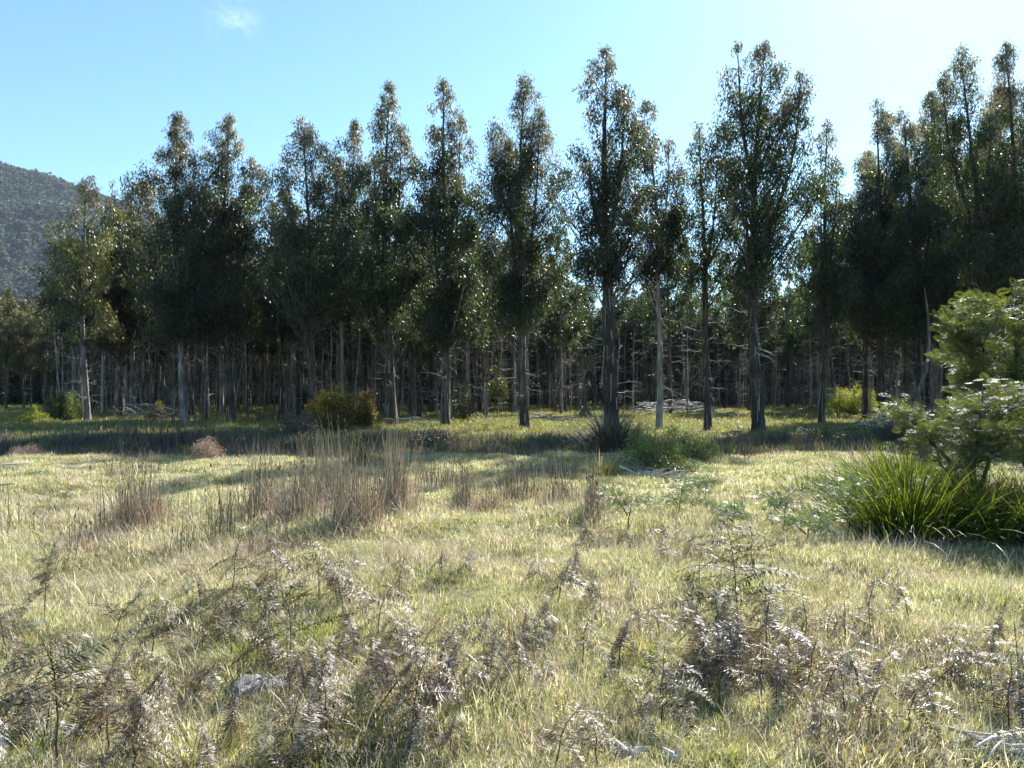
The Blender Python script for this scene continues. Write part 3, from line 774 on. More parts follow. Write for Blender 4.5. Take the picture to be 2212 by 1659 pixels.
# ------------------------------------------------------------------ sword grass, tussocks
def tussock(name, px, d, h, n, label, mat, wid=.011, spread=.16, lean=.45, curve=1.3, cat='grass tussock', group=None, part='blades', dead=60, thatch='edge_grass'):
    x0, y0, z0 = at(px, d)
    e = empty(name, (x0, y0, z0)); tag(e, label, cat, group)
    a = Acc()
    b = np.stack([RNG.normal(0, spread, n), RNG.normal(0, spread, n), np.full(n, -.02)], 1)
    az = np.arctan2(b[:, 1], b[:, 0])+RNG.normal(0, .5, n)
    ln = np.clip(np.hypot(b[:, 0], b[:, 1])/spread*.28, 0, .9)+np.abs(RNG.normal(0, lean*.4, n))
    a.blades(b, az, ln, h*RNG.uniform(.55, 1.2, n), wid*RNG.uniform(.6, 1.2, n), curve*RNG.uniform(.05, 1.35, n), 6, twist=.7)
    obj(part, a.mesh(part, M[mat]), e)['kind'] = 'stuff'
    if dead:
        dead = min(dead, n); a = Acc(); b2 = b[:dead]
        a.blades(b2, RNG.random(dead)*6.28, RNG.uniform(.7, 1.3, dead), h*RNG.uniform(.4, .9, dead), wid*.6, RNG.uniform(.3, 1.2, dead), 5, twist=.7)
        obj('dead_blades', a.mesh('dead_blades', M[thatch]), e)['kind'] = 'stuff'
    return e
SG = 'sword grass clumps beside the wattle'  # dark dead thatch added at each foot to paint in its self shadow
tussock('sword_grass', 1822, 9.8, .62, 560, 'small bright sword grass clump, leftmost of the group', 'sword', spread=.22, group=SG, curve=1.0, lean=.35, thatch='tussock_dark', dead=380)
tussock('sword_grass', 1955, 8.9, .95, 1700, 'largest sword grass clump with yellow green tops and black foot', 'sword', spread=.25, group=SG, curve=1.0, lean=.35, thatch='tussock_dark', dead=380)
tussock('sword_grass', 2130, 8.8, .88, 1500, 'dark sword grass clump below the wattle stems near right edge', 'sword', spread=.24, group=SG, curve=1.0, lean=.35, thatch='tussock_dark', dead=380)
tussock('sword_grass', 2260, 8.6, .88, 1000, 'sword grass clump cut by the right edge of the photo', 'sword', spread=.24, group=SG, curve=1.0, lean=.35, thatch='tussock_dark', dead=380)
tussock('sword_grass', 1890, 12.3, .75, 800, 'pale tipped sword grass clump at the back of the group', 'sword', spread=.36, group=SG, curve=1.0, lean=.35, thatch='tussock_dark', dead=380)
tussock('sword_grass', 1750, 12.8, .55, 160, 'thin sword grass clump farthest left at the back', 'sword', spread=.25, group=SG, curve=1.0, lean=.35, thatch='tussock_dark', dead=380)
tussock('sword_grass', 1960, 12.0, .85, 900, 'tall sword grass clump behind the largest one', 'sword', spread=.36, group=SG, curve=1.0, lean=.35, thatch='tussock_dark', dead=380)
tussock('dead_tussock', 1322, 21.5, 1.35, 900, 'large dark spiky dead tussock at the foot of the stout eucalypt', 'tussock_dark', wid=.016, spread=.3, curve=.9)
tussock('yellow_tuft', 1300, 15.8, .6, 150, 'bright yellow green tuft in front of the dark dead tussock', 'tuft_yellow', wid=.02, spread=.1, dead=10)
tussock('dark_tussock', 1770, 26.5, .8, 260, 'dark spiky tussock in the shade under the right trees', 'darkbush', wid=.02, spread=.2, dead=20)
LT = 'low darker tussocks in the meadow grass'
for (px, py, h, lab) in [(1395, 1425, .22, 'low green tuft under the brown arched bracken'), (1700, 1440, .25, 'green tuft at the foot of the thick bracken mass'), (540, 1420, .24, 'bright green tuft between the grey bracken plants at left'),
                         (110, 1640, .28, 'long green tuft beside the white log in the corner'), (1155, 1290, .16, 'low green tuft below the grey drooping bracken'),
                         (650, 1240, .16, 'small green tuft in front of the rush bed'), (1640, 1180, .2, 'green tuft left of the sword grass'), (1860, 1640, .2, 'dark green tuft at the bottom right'), (1560, 1640, .2, 'dense green tuft at the bottom edge right of centre'),
                         (930, 1145, .14, 'small round green tuft right of the rush bed'), (700, 1390, .2, 'green tuft beside the bracken stem'), (430, 1655, .25, 'green tuft in the bottom grass, left')]:
    tussock('grass_tuft', px, dist(py), h, 150, lab, 'forest_grass', wid=.006, spread=.10, lean=.6, curve=.9, group=LT, dead=15)

# ------------------------------------------------------------------ bracken
def pinna_mesh(rng, L, n0, droop, curl, mat, wide=.20, ragged=.1):
    """a feathered side frond: rachis along +X, leaflets to both sides"""
    a = Acc(); n = 40
    t = np.linspace(0, 1, n)
    ang = -droop*t**1.2
    px_ = np.concatenate([[0], np.cumsum(np.cos(ang[:-1]))])*L/n; pz = np.concatenate([[0], np.cumsum(np.sin(ang[:-1]))])*L/n
    side = curl*t**2*L*.3
    P = np.stack([px_, side, pz], 1)
    a.tube(P[::2], np.linspace(.0022, .0008, len(P[::2])), 3, .2)
    T = np.gradient(P, axis=0); T /= np.linalg.norm(T, axis=1)[:, None]
    for sgn in (-1, 1):
        Lf = wide*L*np.where(t < .15, .55+t*3, (1-t)**.8*1.05+.05)*rng.uniform(.8, 1.25, n)
        keep = rng.random(n) > ragged
        ax = T*.35+np.array([0, sgn, 0])+np.stack([np.zeros(n), np.zeros(n), -rng.uniform(.1, .9, n)*curl-.1], 1)+rng.normal(0, .22, (n, 3))
        nr = np.cross(ax, T)+rng.normal(0, .25, (n, 3))
        cen = P; k = keep
        r = rng.random(n)
        a.leaves(cen[k], ax[k], nr[k], Lf[k], L/n*.74*rng.uniform(.8, 1.2, k.sum()), r[k], bend=-.25*curl*sgn)
    return a.mesh('frond', M[mat])
PIN = {}
for key, mt, dr, cu in (('dead', 'fern_dead', 1.3, 1.0), ('brown', 'fern_brown', .9, .7), ('olive', 'fern_olive', .6, .35)):
    PIN[key] = [pinna_mesh(np.random.default_rng(300+q), .34, 26, dr*(.6+.15*q), cu*(.6+.1*q)*(1 if q % 2 else -1), mt, wide=.2+.02*(q % 3), ragged=.06+.04*q) for q in range(6)]
def bracken(px, py, h, kind, label, group=None, spread=1.0, lean=None, n=None, az=None, seed=None, droop=0.0):
    rng = random.Random(seed if seed is not None else int(px*7+py))
    if py < 1340 and 'small' not in label[:8]: h *= 1.2
    d = dist(py); x0, y0, z0 = at(px, d)
    e = empty('bracken_fern', (x0, y0, z0)); tag(e, label, 'fern', group or 'withered bracken plants in the meadow')
    lean = rng.uniform(.03, .25) if lean is None else lean
    az = rng.uniform(0, 6.28) if az is None else az
    k = 7; pts = []
    for q in range(k):
        t = q/(k-1); off = h*math.sin(lean)*t**1.5+(.10*h*max(0, t-.6)/.4)
        pts.append((math.cos(az)*off+rng.uniform(-1, 1)*.008, math.sin(az)*off+rng.uniform(-1, 1)*.008, h*math.cos(lean)*t-.02-(.06*h*max(0, t-.7)/.3)))
    a = Acc(); a.tube(pts, np.linspace(.0050, .0014, k)*(.7+.5*h), 5)
    obj('stem', a.mesh('stem', M['fern_stem'], True), e)
    n = (n or rng.randint(9, 13))+(4 if (n or 9) > 8 else 0)
    base_az = rng.uniform(0, 3.14)
    for q in range(n):
        t = .42+.58*(q/(n-1))**.9
        f = t*(k-1); i0 = min(int(f), k-2); w = f-i0
        p = [pts[i0][c]*(1-w)+pts[i0+1][c]*w for c in range(3)]
        m = rng.choice(PIN[kind if rng.random() < .8 else rng.choice(['dead', 'brown', 'olive'])] if kind != 'dead' else PIN['dead' if rng.random() < .8 else 'brown'])
        s = (1.15-.72*((t-.42)/.58))*(h/.5)**.8*spread**.6*rng.uniform(.7, 1.15)
        s = max(s, .26)
        if kind == 'olive': pit = rng.uniform(-.5, .15)
        elif kind == 'brown': pit = rng.uniform(-.35, .5)
        else: pit = rng.uniform(-.3, .9)
        pit += droop
        if q == n-1: pit = -1.0 if kind == 'olive' else rng.uniform(-.6, .3)
        o = obj('frond', m, e, p, Euler((rng.uniform(-.6, .6), pit, base_az+(q % 2)*math.pi+rng.uniform(-.5, .5)), 'XYZ'), (s, s, s))
    return e
# px, base py, height m, kind, label  (each one told apart)
F = [
 (130, 1680, .62, 'olive', 'tall dark bracken with a long bare stem in the lower left corner', dict(spread=1.3, n=14, lean=.05)),
 (60, 1600, .5, 'brown', 'brown bracken left of the tall dark stem at the left edge', dict()),
 (215, 1600, .5, 'dead', 'grey bracken right behind the tall dark corner stem', dict(spread=1.1)),
 (100, 1345, .50, 'olive', 'upright olive bracken with a pointed tip at left, above the dark corner plants', dict(lean=.05)),
 (20, 1410, .45, 'olive', 'dark olive bracken cut by the left edge', dict()),
 (60, 1460, .35, 'brown', 'low brown bracken tangle near the left edge', dict()),
 (245, 1370, .40, 'olive', 'small curved olive bracken tip left of the silver curled one', dict(lean=.4, az=.4)),
 (330, 1420, .45, 'dead', 'silver curled bracken mass at left', dict(spread=1.2, n=14)),
 (350, 1500, .3, 'brown', 'low brown bracken in the hollow at left', dict()),
 (420, 1480, .3, 'dead', 'small hooked bracken with a whitish curled head', dict(lean=.5, az=0)),
 (290, 1700, .36, 'dead', 'large arched grey bracken mound at the bottom left', dict(spread=1.3, n=15, droop=.3)),
 (455, 1690, .25, 'dead', 'whitish bracken tangle at the bottom between mound and dark fronds', dict()),
 (632, 1450, .62, 'olive', 'tall thin olive bracken with a green head left of centre', dict(lean=.03, n=12)),
 (505, 1310, .42, 'dead', 'grey bracken with a hooked pale stem in front of the rush fringe', dict()),
 (560, 1340, .42, 'brown', 'brown grey bracken right of the hooked one', dict()),
 (600, 1310, .40, 'dead', 'silver bracken with ragged top before the russet fringe', dict()),
 (690, 1320, .48, 'brown', 'broad brown bracken right below the big rush bed', dict(spread=1.1)),
 (745, 1350, .42, 'dead', 'pale tan bracken at the right of the left thicket', dict(spread=1.1)),
 (862, 1300, .32, 'dead', 'single drooping silver bracken frond standing alone left of centre', dict(n=7, droop=.4)),
 (955, 1275, .26, 'dead', 'flattened grey bracken heap in the middle', dict(spread=1.1, droop=.3)),
 (1005, 1262, .22, 'dead', 'small faded bracken right of the flattened heap', dict()),
 (815, 1385, .38, 'brown', 'upright ragged bracken tip left of centre', dict(n=9)),
 (860, 1430, .32, 'dead', 'grey tangled bracken low in the centre left thicket', dict(spread=1.1)),
 (770, 1430, .35, 'dead', 'spreading grey bracken below the tan one', dict()),
 (905, 1500, .36, 'olive', 'dark fronded bracken with white edged leaflets, centre left', dict()),
 (720, 1500, .35, 'brown', 'brown bracken above the mossy bottom patch', dict()),
 (840, 1560, .32, 'brown', 'ragged brown bracken in the lower middle', dict()),
 (1020, 1375, .26, 'dead', 'small two armed pale bracken on open grass', dict(n=7)),
 (1062, 1370, .26, 'brown', 'small bracken beside the two armed pale one', dict(n=7)),
 (1060, 1510, .30, 'olive', 'striped low bracken with arching ribbed fronds in the centre foreground', dict(spread=1.4, n=14, droop=.3)),
 (1125, 1510, .32, 'dead', 'silver backed bracken joined to the striped one', dict(spread=1.3, n=12, droop=.3)),
 (1205, 1320, .34, 'dead', 'bracken with bright silver drooping wing on a slanting stem', dict(spread=1.2, droop=.2)),
 (1170, 1265, .3, 'dead', 'grey bracken behind the silver winged one', dict()),
 (1240, 1240, .28, 'dead', 'drooping grey bracken near the low brown hummock', dict(droop=.3)),
 (1298, 1345, .34, 'dead', 'loose upright silver bracken right of the winged one', dict()),
 (1335, 1450, .34, 'brown', 'brown bracken arch with grey lower fronds', dict(spread=1.15, droop=.25)),
 (1160, 1160, .18, 'brown', 'low dark bracken hummock in mid meadow', dict(spread=1.5, droop=.2)),
 (1270, 1160, .2, 'brown', 'round russet bracken hummock in mid meadow', dict(spread=1.5, droop=.2)),
 (1362, 1200, .28, 'dead', 'small grey bracken left of the bluish saplings', dict(n=8)),
 (1425, 1200, .26, 'dead', 'grey bracken with hanging fronds between thin stems', dict()),
 (1490, 1205, .28, 'dead', 'dark grey bracken left of the slim green one', dict()),
 (1558, 1190, .40, 'olive', 'slim green bracken with light stem', dict(n=8, spread=.8)),
 (1624, 1240, .52, 'olive', 'tall slim green bracken on a bare brown stem', dict(n=9, spread=.7, lean=.03)),
 (1510, 1270, .30, 'brown', 'thin tan bracken wisps on a hair thin stem', dict(n=6)),
 (1592, 1400, .85, 'olive', 'tallest bracken, a dark pointed tower right of centre', dict(spread=1.0, n=18, lean=.04)),
 (1548, 1420, .45, 'olive', 'twin tipped dark bracken left of the tall tower', dict()),
 (1600, 1480, .55, 'dead', 'silver grey bracken at the foot of the tall tower', dict(spread=1.2, n=14)),
 (1650, 1430, .5, 'dead', 'thick grey bracken right of the tall tower', dict(spread=1.2, n=14)),
 (1530, 1500, .45, 'brown', 'brown shaded bracken at the left of the thick mass', dict(spread=1.2, n=13)),
 (1700, 1470, .42, 'dead', 'grey bracken sprawling between thick mass and striped arms', dict(spread=1.2)),
 (1640, 1530, .4, 'brown', 'brown undergrowth bracken at the front of the thick mass', dict(spread=1.1)),
 (1770, 1530, .42, 'dead', 'striped silver bracken leaning right on a dark stem', dict(lean=.5, az=.3, spread=1.1)),
 (1855, 1500, .38, 'dead', 'silver arm of bracken pointing right over the grass', dict(lean=.6, az=.1)),
 (1820, 1390, .38, 'dead', 'arched bracken with two folded silver wings', dict(droop=.35)),
 (1785, 1380, .32, 'brown', 'thin bracken stem with pale comb like frond', dict(n=7)),
 (1876, 1370, .42, 'dead', 'flat topped bracken with pale frost like fronds on a straight stem', dict(lean=.03, n=8, spread=1.1)),
 (1960, 1360, .38, 'dead', 'bracken right of the flat topped one with a hanging tip', dict(n=8)),
 (1985, 1520, .48, 'brown', 'long stemmed bracken leaning right with hanging combs', dict(lean=.8, az=.2, n=10, spread=1.1)),
 (2040, 1450, .35, 'brown', 'brown bracken behind the long leaning stem', dict(n=9)),
 (2175, 1580, .45, 'dead', 'grey bracken against the right edge', dict(spread=1.1)),
 (2205, 1500, .3, 'dead', 'pale comb of bracken at the right edge above the grey one', dict(n=7)),
 (1428, 1570, .45, 'olive', 'dark upright bracken with snowy lower fronds, right of centre', dict(spread=1.1, n=14, lean=.05)),
 (1385, 1530, .3, 'dead', 'thin leaning bracken left of the dark upright one', dict(lean=.6, az=3.4, n=7)),
 (600, 1700, .32, 'olive', 'dark ladder fronds at the bottom edge, left of centre', dict(spread=1.2)),
 (700, 1700, .3, 'olive', 'green black bracken at the bottom edge', dict(spread=1.3, n=12)),
 (1200, 1700, .32, 'brown', 'golden brown bracken at the bottom centre', dict(spread=1.3, n=12)),
 (1290, 1690, .28, 'brown', 'brown bracken in front of the white snag at the bottom', dict()),
 (1870, 1600, .26, 'brown', 'rusty flattened bracken low at right', dict(spread=1.2, droop=.3)),
 (1960, 1620, .22, 'dead', 'single silvery comb lying in the grass at lower right', dict(lean=.9, az=.4, n=6)),
 (110, 1085, .32, 'olive', 'small green bracken on the open meadow at far left', dict(spread=1.3)),
 (140, 1098, .26, 'olive', 'smaller green bracken beside it on the open meadow at far left', dict(spread=1.3)),
 (85, 1118, .22, 'brown', 'low brown bracken below the green ones at far left', dict(spread=1.2, droop=.3)),
 (780, 1245, .28, 'dead', 'single small thin bracken in front of the rush bed', dict(n=6)),
]
for (px, py, h, k, lab, kw) in F: bracken(px, py, h, k, lab, **kw)
# the thickets, where single plants cannot be told apart
def thicket(n, px0, px1, py0, py1, label, group, kinds=('dead', 'dead', 'dead', 'brown'), h=(.22, .42)):
    rng = random.Random(int(px0+py0))
    for q in range(n):
        bracken(rng.uniform(px0, px1), rng.uniform(py0, py1), rng.uniform(*h), rng.choice(kinds), label, group, spread=rng.uniform(.9, 1.3), seed=q*13+int(px0), droop=rng.uniform(0, .3))
thicket(11, 430, 800, 1300, 1500, 'tangled half collapsed bracken inside the left thicket', 'bracken of the left thicket')
thicket(7, 0, 330, 1440, 1640, 'tangled dark bracken inside the lower left thicket', 'bracken of the lower left thicket')
thicket(9, 800, 960, 1430, 1640, 'ragged bracken in the loose patch below the centre left', 'bracken of the patch below the centre left')
thicket(10, 1510, 1800, 1380, 1540, 'interwoven bracken inside the thick right hand mass', 'bracken of the thick right mass', h=(.25, .45))
thicket(6, 1120, 1560, 1160, 1290, 'small faded bracken in mid meadow', 'small faded bracken in mid meadow', h=(.15, .25), kinds=('dead', 'brown'))
thicket(6, 500, 1000, 1600, 1720, 'bracken sprawling along the bottom edge left of centre', 'bracken along the bottom edge')
thicket(26, -20, 2230, 1270, 1660, 'small withered bracken standing singly in the foreground grass', 'small withered bracken scattered over the foreground', kinds=('dead', 'brown', 'dead', 'olive'), h=(.18, .34))
thicket(9, 1100, 1480, 1290, 1520, 'withered bracken right of centre before the thick mass', 'withered bracken right of centre', h=(.2, .36))
# loose fallen fronds
x, y, px = wedge(900, 2.8, 9.5)
w_ = ((px > 380) & (px < 1000) & (y < 7.2)) | ((px < 400) & (y < 5.2)) | ((px > 1480) & (px < 1900) & (y < 6.2)) | (RNG.random(len(x)) < .10)
x, y = x[w_], y[w_]; n = len(x)
scatter('fallen_fronds', PIN['dead']+PIN['brown'], np.stack([x, y, ground_z(x, y)+.05], 1), np.stack([RNG.normal(0, .5, n), RNG.normal(0, .3, n), RNG.random(n)*6.28], 1), RNG.uniform(.45, .9, n),
        'broken grey and brown bracken pieces littering the grass', 'litter')

# ------------------------------------------------------------------ wattles
def feather(rng, L, n, w):
    a = Acc(); t = np.linspace(.08, 1, n); P = np.stack([t*L, 0*t, -.12*L*t*t], 1)
    for sgn in (-1, 1):
        Lf = L*.42*np.sin(np.pi*np.clip(t*.82+.12, 0, 1))
        ax = np.stack([np.full(n, .55), np.full(n, sgn*1.), rng.normal(0, .12, n)], 1)
        a.leaves(P, ax, np.tile([0, 0, 1.], (n, 1))+rng.normal(0, .2, (n, 3)), Lf, w, rng.random(n))
    return np.concatenate(a.V), np.concatenate(a.Q), np.concatenate(a.r)
def wattle(name, loc, stems, label, cat='shrub', mat='wattle', group=None, L=.12, per=26, reach=.38, fw=.012, nf=8, bough=60, flat=.35, r0=.03, barkm='bark_dark', seed=1):
    """stems: list of (base xyz, tip xyz, number of boughs, bough length); feathery sprays at the ends"""
    rng = np.random.default_rng(seed)
    e = empty(name, loc); tag(e, label, cat, group)
    fv, fq, fr = feather(rng, L, nf, fw)
    tr = Acc(); VV = []; QQ = []; RRR = []; cnt_ = 0
    for (b, t_, nb, bl) in stems:
        b = np.array(b, float); t_ = np.array(t_, float)
        s_ = np.linspace(0, 1, 7)[:, None]; P = b*(1-s_)+t_*s_+rng.normal(0, .03, (7, 3))*np.linalg.norm(t_-b)*.5*np.sin(np.pi*s_)
        tr.tube(P, np.linspace(r0, r0*.2, 7), 6)
        for q in range(nb):
            f = rng.uniform(.25, 1.0); p0 = P[0]*0+np.array([np.interp(f, s_[:, 0], P[:, c]) for c in range(3)])
            a = rng.uniform(0, 6.28); l = bl*rng.uniform(.5, 1.1)*(1.25-f*.6)
            dv = np.array([math.cos(a), math.sin(a), rng.uniform(-.1, .95)])
            tip = p0+dv*l; mid = (p0+tip)/2+np.array([0, 0, .08*l])
            tr.tube([p0, mid, tip], [r0*.3, r0*.2, .002], 4)
            m = per
            u = rng.uniform(.25, 1.05, m)[:, None]
            base = (p0*(1-u)**2+2*mid*u*(1-u)+tip*u*u)+rng.normal(0, reach*.22, (m, 3))*np.array([1, 1, flat])
            az = a+rng.normal(0, .9, m); pit = rng.normal(-.3, .5, m); rol = rng.normal(0, .7, m); sc = rng.uniform(.7, 1.25, m)
            for k in range(m):
                Mx = np.array(Euler((rol[k], pit[k], az[k]), 'XYZ').to_matrix())
                VV.append(fv*sc[k] @ Mx.T+base[k]); QQ.append(fq+cnt_); cnt_ += len(fv)
                RRR.append(np.clip(fr*.7+.3*rng.random(), 0, 1))
    obj('trunk', tr.mesh('trunk', M[barkm], True), e)
    obj('foliage', make_mesh('foliage', np.concatenate(VV), np.concatenate(QQ), M[mat], np.concatenate(RRR)), e)['kind'] = 'stuff'
    return e
lx, ly, lz = at(2105, 9.4)
wattle('wattle_tree', (lx, ly, lz), [((0, 0, 0), (-.45, .2, 1.15), 18, .5), ((-.05, 0, .5), (.15, .1, 1.45), 24, .6), ((-.2, .1, .75), (-.6, .35, 1.3), 14, .38), ((0, 0, .4), (.7, .3, 1.6), 24, .6)],
       'low wattle with forked dark stems spreading over the sword grass at right', group='feathery wattles at right', per=28, L=.14, flat=.4, fw=.0075, nf=10, seed=3)
lx, ly, lz = at(2230, 12.5)
wattle('wattle_tree', (lx, ly, lz), [((0, 0, 0), (-.3, 0, 3.0), 44, 1.0), ((-.1, 0, .8), (-.85, .2, 2.75), 46, .8), ((0, 0, 1), (.8, .1, 3.3), 20, .8), ((-.1, 0, .5), (-.6, -.2, 1.8), 36, .85)],
       'tall yellow green wattle with layered feathery boughs at the right edge', group='feathery wattles at right', per=34, L=.19, flat=.4, fw=.0095, nf=11, r0=.05, seed=4)
YW = 'young feathery wattles in the meadow'
for (px, py, h, lab, sd_) in [(1465, 1120, .42, 'bushy young blue green wattle in front of the stick pile', 5), (1355, 1150, .48, 'thin young wattle with a tall bare stem left of the stick pile', 6),
                             (1690, 1150, .42, 'young wattle on a dark bent stem in mid meadow', 7), (1830, 1165, .62, 'young wattle with a dark stem before the small sword grass clump', 8),
                             (1520, 1095, .3, 'low young wattle behind the bushy one', 9), (1580, 1140, .3, 'faint young wattle beside the slim green bracken', 10), (1740, 1185, .25, 'low young wattle left of the small sword grass clump', 12)]:
    lx, ly, lz = at(px, dist(py))
    wattle('young_wattle', (lx, ly, lz), [((0, 0, 0), (.05, .02, h), 9, .28), ((0, 0, h*.4), (-.12, .05, h*.85), 5, .2)], lab, mat='wattle_blue', group=YW, per=14, L=.09, fw=.009, nf=7, r0=.008, seed=sd_)

# ------------------------------------------------------------------ bushes
def bush(name, px, d, w, h, label, mat, nclump=60, nl=110, L=.07, Wd=.03, low=None, group=None, z_off=0, cat='bush', sparse=.16):
    x0, y0, z0 = at(px, d); rng = np.random.default_rng(int(px*3+d))
    e = empty(name, (x0, y0, z0+z_off)); tag(e, label, cat, group)
    a = Acc(); b = Acc()
    for q in range(nclump):
        dd = rng.standard_normal(3); dd[2] = abs(dd[2])*1.0-.15; dd /= np.linalg.norm(dd)
        rr = rng.random()**.4*(1+.25*math.sin(q*2.4))
        cen = dd*np.array([w/2, w/2, h*.85])*rr+np.array([0, 0, .12*h])
        cen[2] = max(cen[2], .03)
        if q % 2 == 0: b.tube([(0, 0, -.03), cen*.5+rng.normal(0, .05, 3), cen], [.02, .012, .004], 4)
        k = nl
        v = rng.standard_normal((k, 3)); v /= np.linalg.norm(v, axis=1)[:, None]
        p = cen+v*rng.random((k, 1))**.5*sparse*(.7+.3*w)
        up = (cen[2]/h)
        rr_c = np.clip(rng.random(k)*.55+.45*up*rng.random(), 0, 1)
        a.leaves(p, v*.6+rng.normal(0, .5, (k, 3))+np.array([0, 0, .5]), rng.standard_normal((k, 3)), L*rng.uniform(.6, 1.3, k), Wd, rr_c)
    obj('branches', b.mesh('branches', M['branch']), e); obj('foliage', a.mesh('foliage', M[mat]), e)['kind'] = 'stuff'
    return e
GB = 'golden tinted bushes before the plantation'
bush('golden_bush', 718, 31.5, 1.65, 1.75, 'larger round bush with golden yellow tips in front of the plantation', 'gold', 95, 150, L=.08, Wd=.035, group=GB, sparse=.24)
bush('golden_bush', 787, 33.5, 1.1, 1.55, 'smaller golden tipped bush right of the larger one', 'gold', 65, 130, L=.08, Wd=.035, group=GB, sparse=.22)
bush('wattle_bush', 133, 43, 1.6, 1.5, 'dark yellow green round bush at left before the white forked trunk', 'wattle', 80, 130, L=.1, Wd=.045, sparse=.24)
bush('lime_shrub', 68, 39.5, 1.05, .75, 'small pale lime shrub in the sun near the left edge', 'lime', 40, 90, L=.08, Wd=.04, sparse=.18)
bush('lime_shrub', 1842, 50, 2.9, 1.5, 'bright yellow green shrub glowing between the dark trunks at right', 'lime', 110, 90, L=.11, Wd=.05, sparse=.2, z_off=.3)
bush('green_bush', 345, 46, .8, 1.0, 'small yellow green bush among the left trunks', 'gold', 30, 90, L=.09, Wd=.04, sparse=.2)
bush('green_bush', 1262, 45, .9, .7, 'small olive bush at the left side of the clearing', 'darkbush', 35, 90, L=.09, Wd=.03, sparse=.2)
bush('green_bush', 1000, 43, 1.3, 2.2, 'feathery grey olive sapling behind the ragged bark trunk', 'darkbush', 50, 70, L=.09, Wd=.03, sparse=.25)
bush('green_bush', 1075, 40, 1.0, 1.3, 'leafy eucalypt sapling high beside the central trunks', 'euc_sunny', 30, 60, L=.14, Wd=.04, sparse=.25, z_off=1.2)
bush('bramble', 1410, 17.5, 1.2, .75, 'pale green leafy bramble at the right of the dark tussock', 'bramble', 60, 60, L=.05, Wd=.035, sparse=.16)
bush('bramble', 1480, 18.5, 1.4, .6, 'sprawling pale bramble behind the stick pile', 'bramble', 60, 60, L=.05, Wd=.035, sparse=.16)
bush('bramble', 1452, 15.2, .95, .45, 'dark low briar on top of the stick pile', 'darkbush', 40, 60, L=.04, Wd=.02, sparse=.14)
bush('bramble', 778, 18.5, .7, .55, 'small light green bramble at the back of the rush bed', 'bramble', 20, 45, L=.05, Wd=.03, sparse=.14)
bush('bramble', 960, 20.5, .6, .4, 'tiny light green bramble at the ditch edge, centre', 'bramble', 14, 40, L=.05, Wd=.03, sparse=.14)
bush('dry_shrub', 452, 19.0, .75, .5, 'dry tan feathery shrub at the ditch edge left', 'rust', 60, 80, L=.06, Wd=.012, sparse=.16)
bush('dry_shrub', 60, 20.0, .9, .3, 'low tan dry shrub at the ditch edge near the left edge', 'rust', 40, 70, L=.06, Wd=.012, sparse=.16)
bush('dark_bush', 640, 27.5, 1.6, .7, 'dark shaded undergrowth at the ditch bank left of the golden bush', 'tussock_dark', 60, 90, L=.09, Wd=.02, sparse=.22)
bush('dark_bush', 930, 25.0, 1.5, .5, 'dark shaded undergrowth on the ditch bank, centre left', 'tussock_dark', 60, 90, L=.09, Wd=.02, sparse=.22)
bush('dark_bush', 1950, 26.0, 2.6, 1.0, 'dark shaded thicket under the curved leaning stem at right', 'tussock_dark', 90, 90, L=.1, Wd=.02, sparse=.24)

# ------------------------------------------------------------------ dead wood
def log_mesh(rng, pts, rad, mat, k=8, cap=True):
    a = Acc(); a.tube(pts, rad, k, wob=.10)
    P = np.asarray(pts, float)
    return a
def stick_pile(name, px, d, n, w, h, L, r, label, cat, mats=('deadwhite', 'dead'), seed=1, part='stick', dirs=None):
    rng = random.Random(seed); x0, y0, z0 = at(px, d)
    e = empty(name, (x0, y0, z0)); tag(e, label, cat)
    meshes = []
    for q in range(6):
        g = np.random.default_rng(seed*10+q); l = 1.0
        s_ = np.linspace(-.5, .5, 6)
        P = np.stack([s_*l, .05*np.sin(s_*5+q)+g.normal(0, .012, 6), .04*np.cos(s_*4+q)+g.normal(0, .01, 6)], 1)
        a = Acc(); a.tube(P, np.array([.9, 1, .95, .85, .7, .25])*(r/L), 6, wob=.12)
        if q % 2: a.tube([P[3], P[3]+np.array([.12, .10, .05]), P[3]+np.array([.25, .14, .1])], [r/L*.5, r/L*.35, r/L*.1], 4)
        meshes.append(a.mesh('stick', M[mats[q % len(mats)]]))
    for q in range(n):
        t = rng.gauss(0, .42); t = max(-1, min(1, t))
        px_, py_ = t*w/2, rng.gauss(0, w*.12)
        zz = rng.uniform(0, h)*(1-t*t)+.03
        ang = rng.uniform(-.6, .6)+(0 if dirs is None else dirs)+(math.pi if rng.random() < .5 else 0)
        s = L*rng.uniform(.45, 1.15)
        obj(part, rng.choice(meshes), e, (px_, py_, zz), Euler((rng.uniform(0, 6.28), rng.uniform(-.3, .3), ang)), (s, s*rng.uniform(.7, 1.2), s))
    return e
stick_pile('stick_pile', 1418, 14.8, 44, 1.0, .22, .75, .012, 'small heap of bleached white sticks in the meadow behind the bushy wattle', 'stick pile', seed=2, dirs=-.35)
stick_pile('log_pile', 1455, 57, 90, 7.2, 1.0, 1.5, .06, 'long heap of pale felled logs and branches at the back of the clearing', 'log pile', seed=3, part='log')
stick_pile('branch_litter', 1170, 42, 26, 5.5, .25, 2.0, .035, 'line of fallen grey branches on the sunlit floor in the centre', 'branches', seed=4, part='branch', mats=('dead',))
stick_pile('branch_litter', 885, 36.5, 16, 2.2, .4, 1.3, .022, 'heap of shed bark and branches at the foot of the black trunk', 'branches', seed=5, part='branch', mats=('dead',))
stick_pile('branch_litter', 1900, 33, 16, 2.4, .6, 1.5, .03, 'pale broken branches at the foot of the curved leaning stem', 'branches', seed=6, part='branch', mats=('deadwhite',))
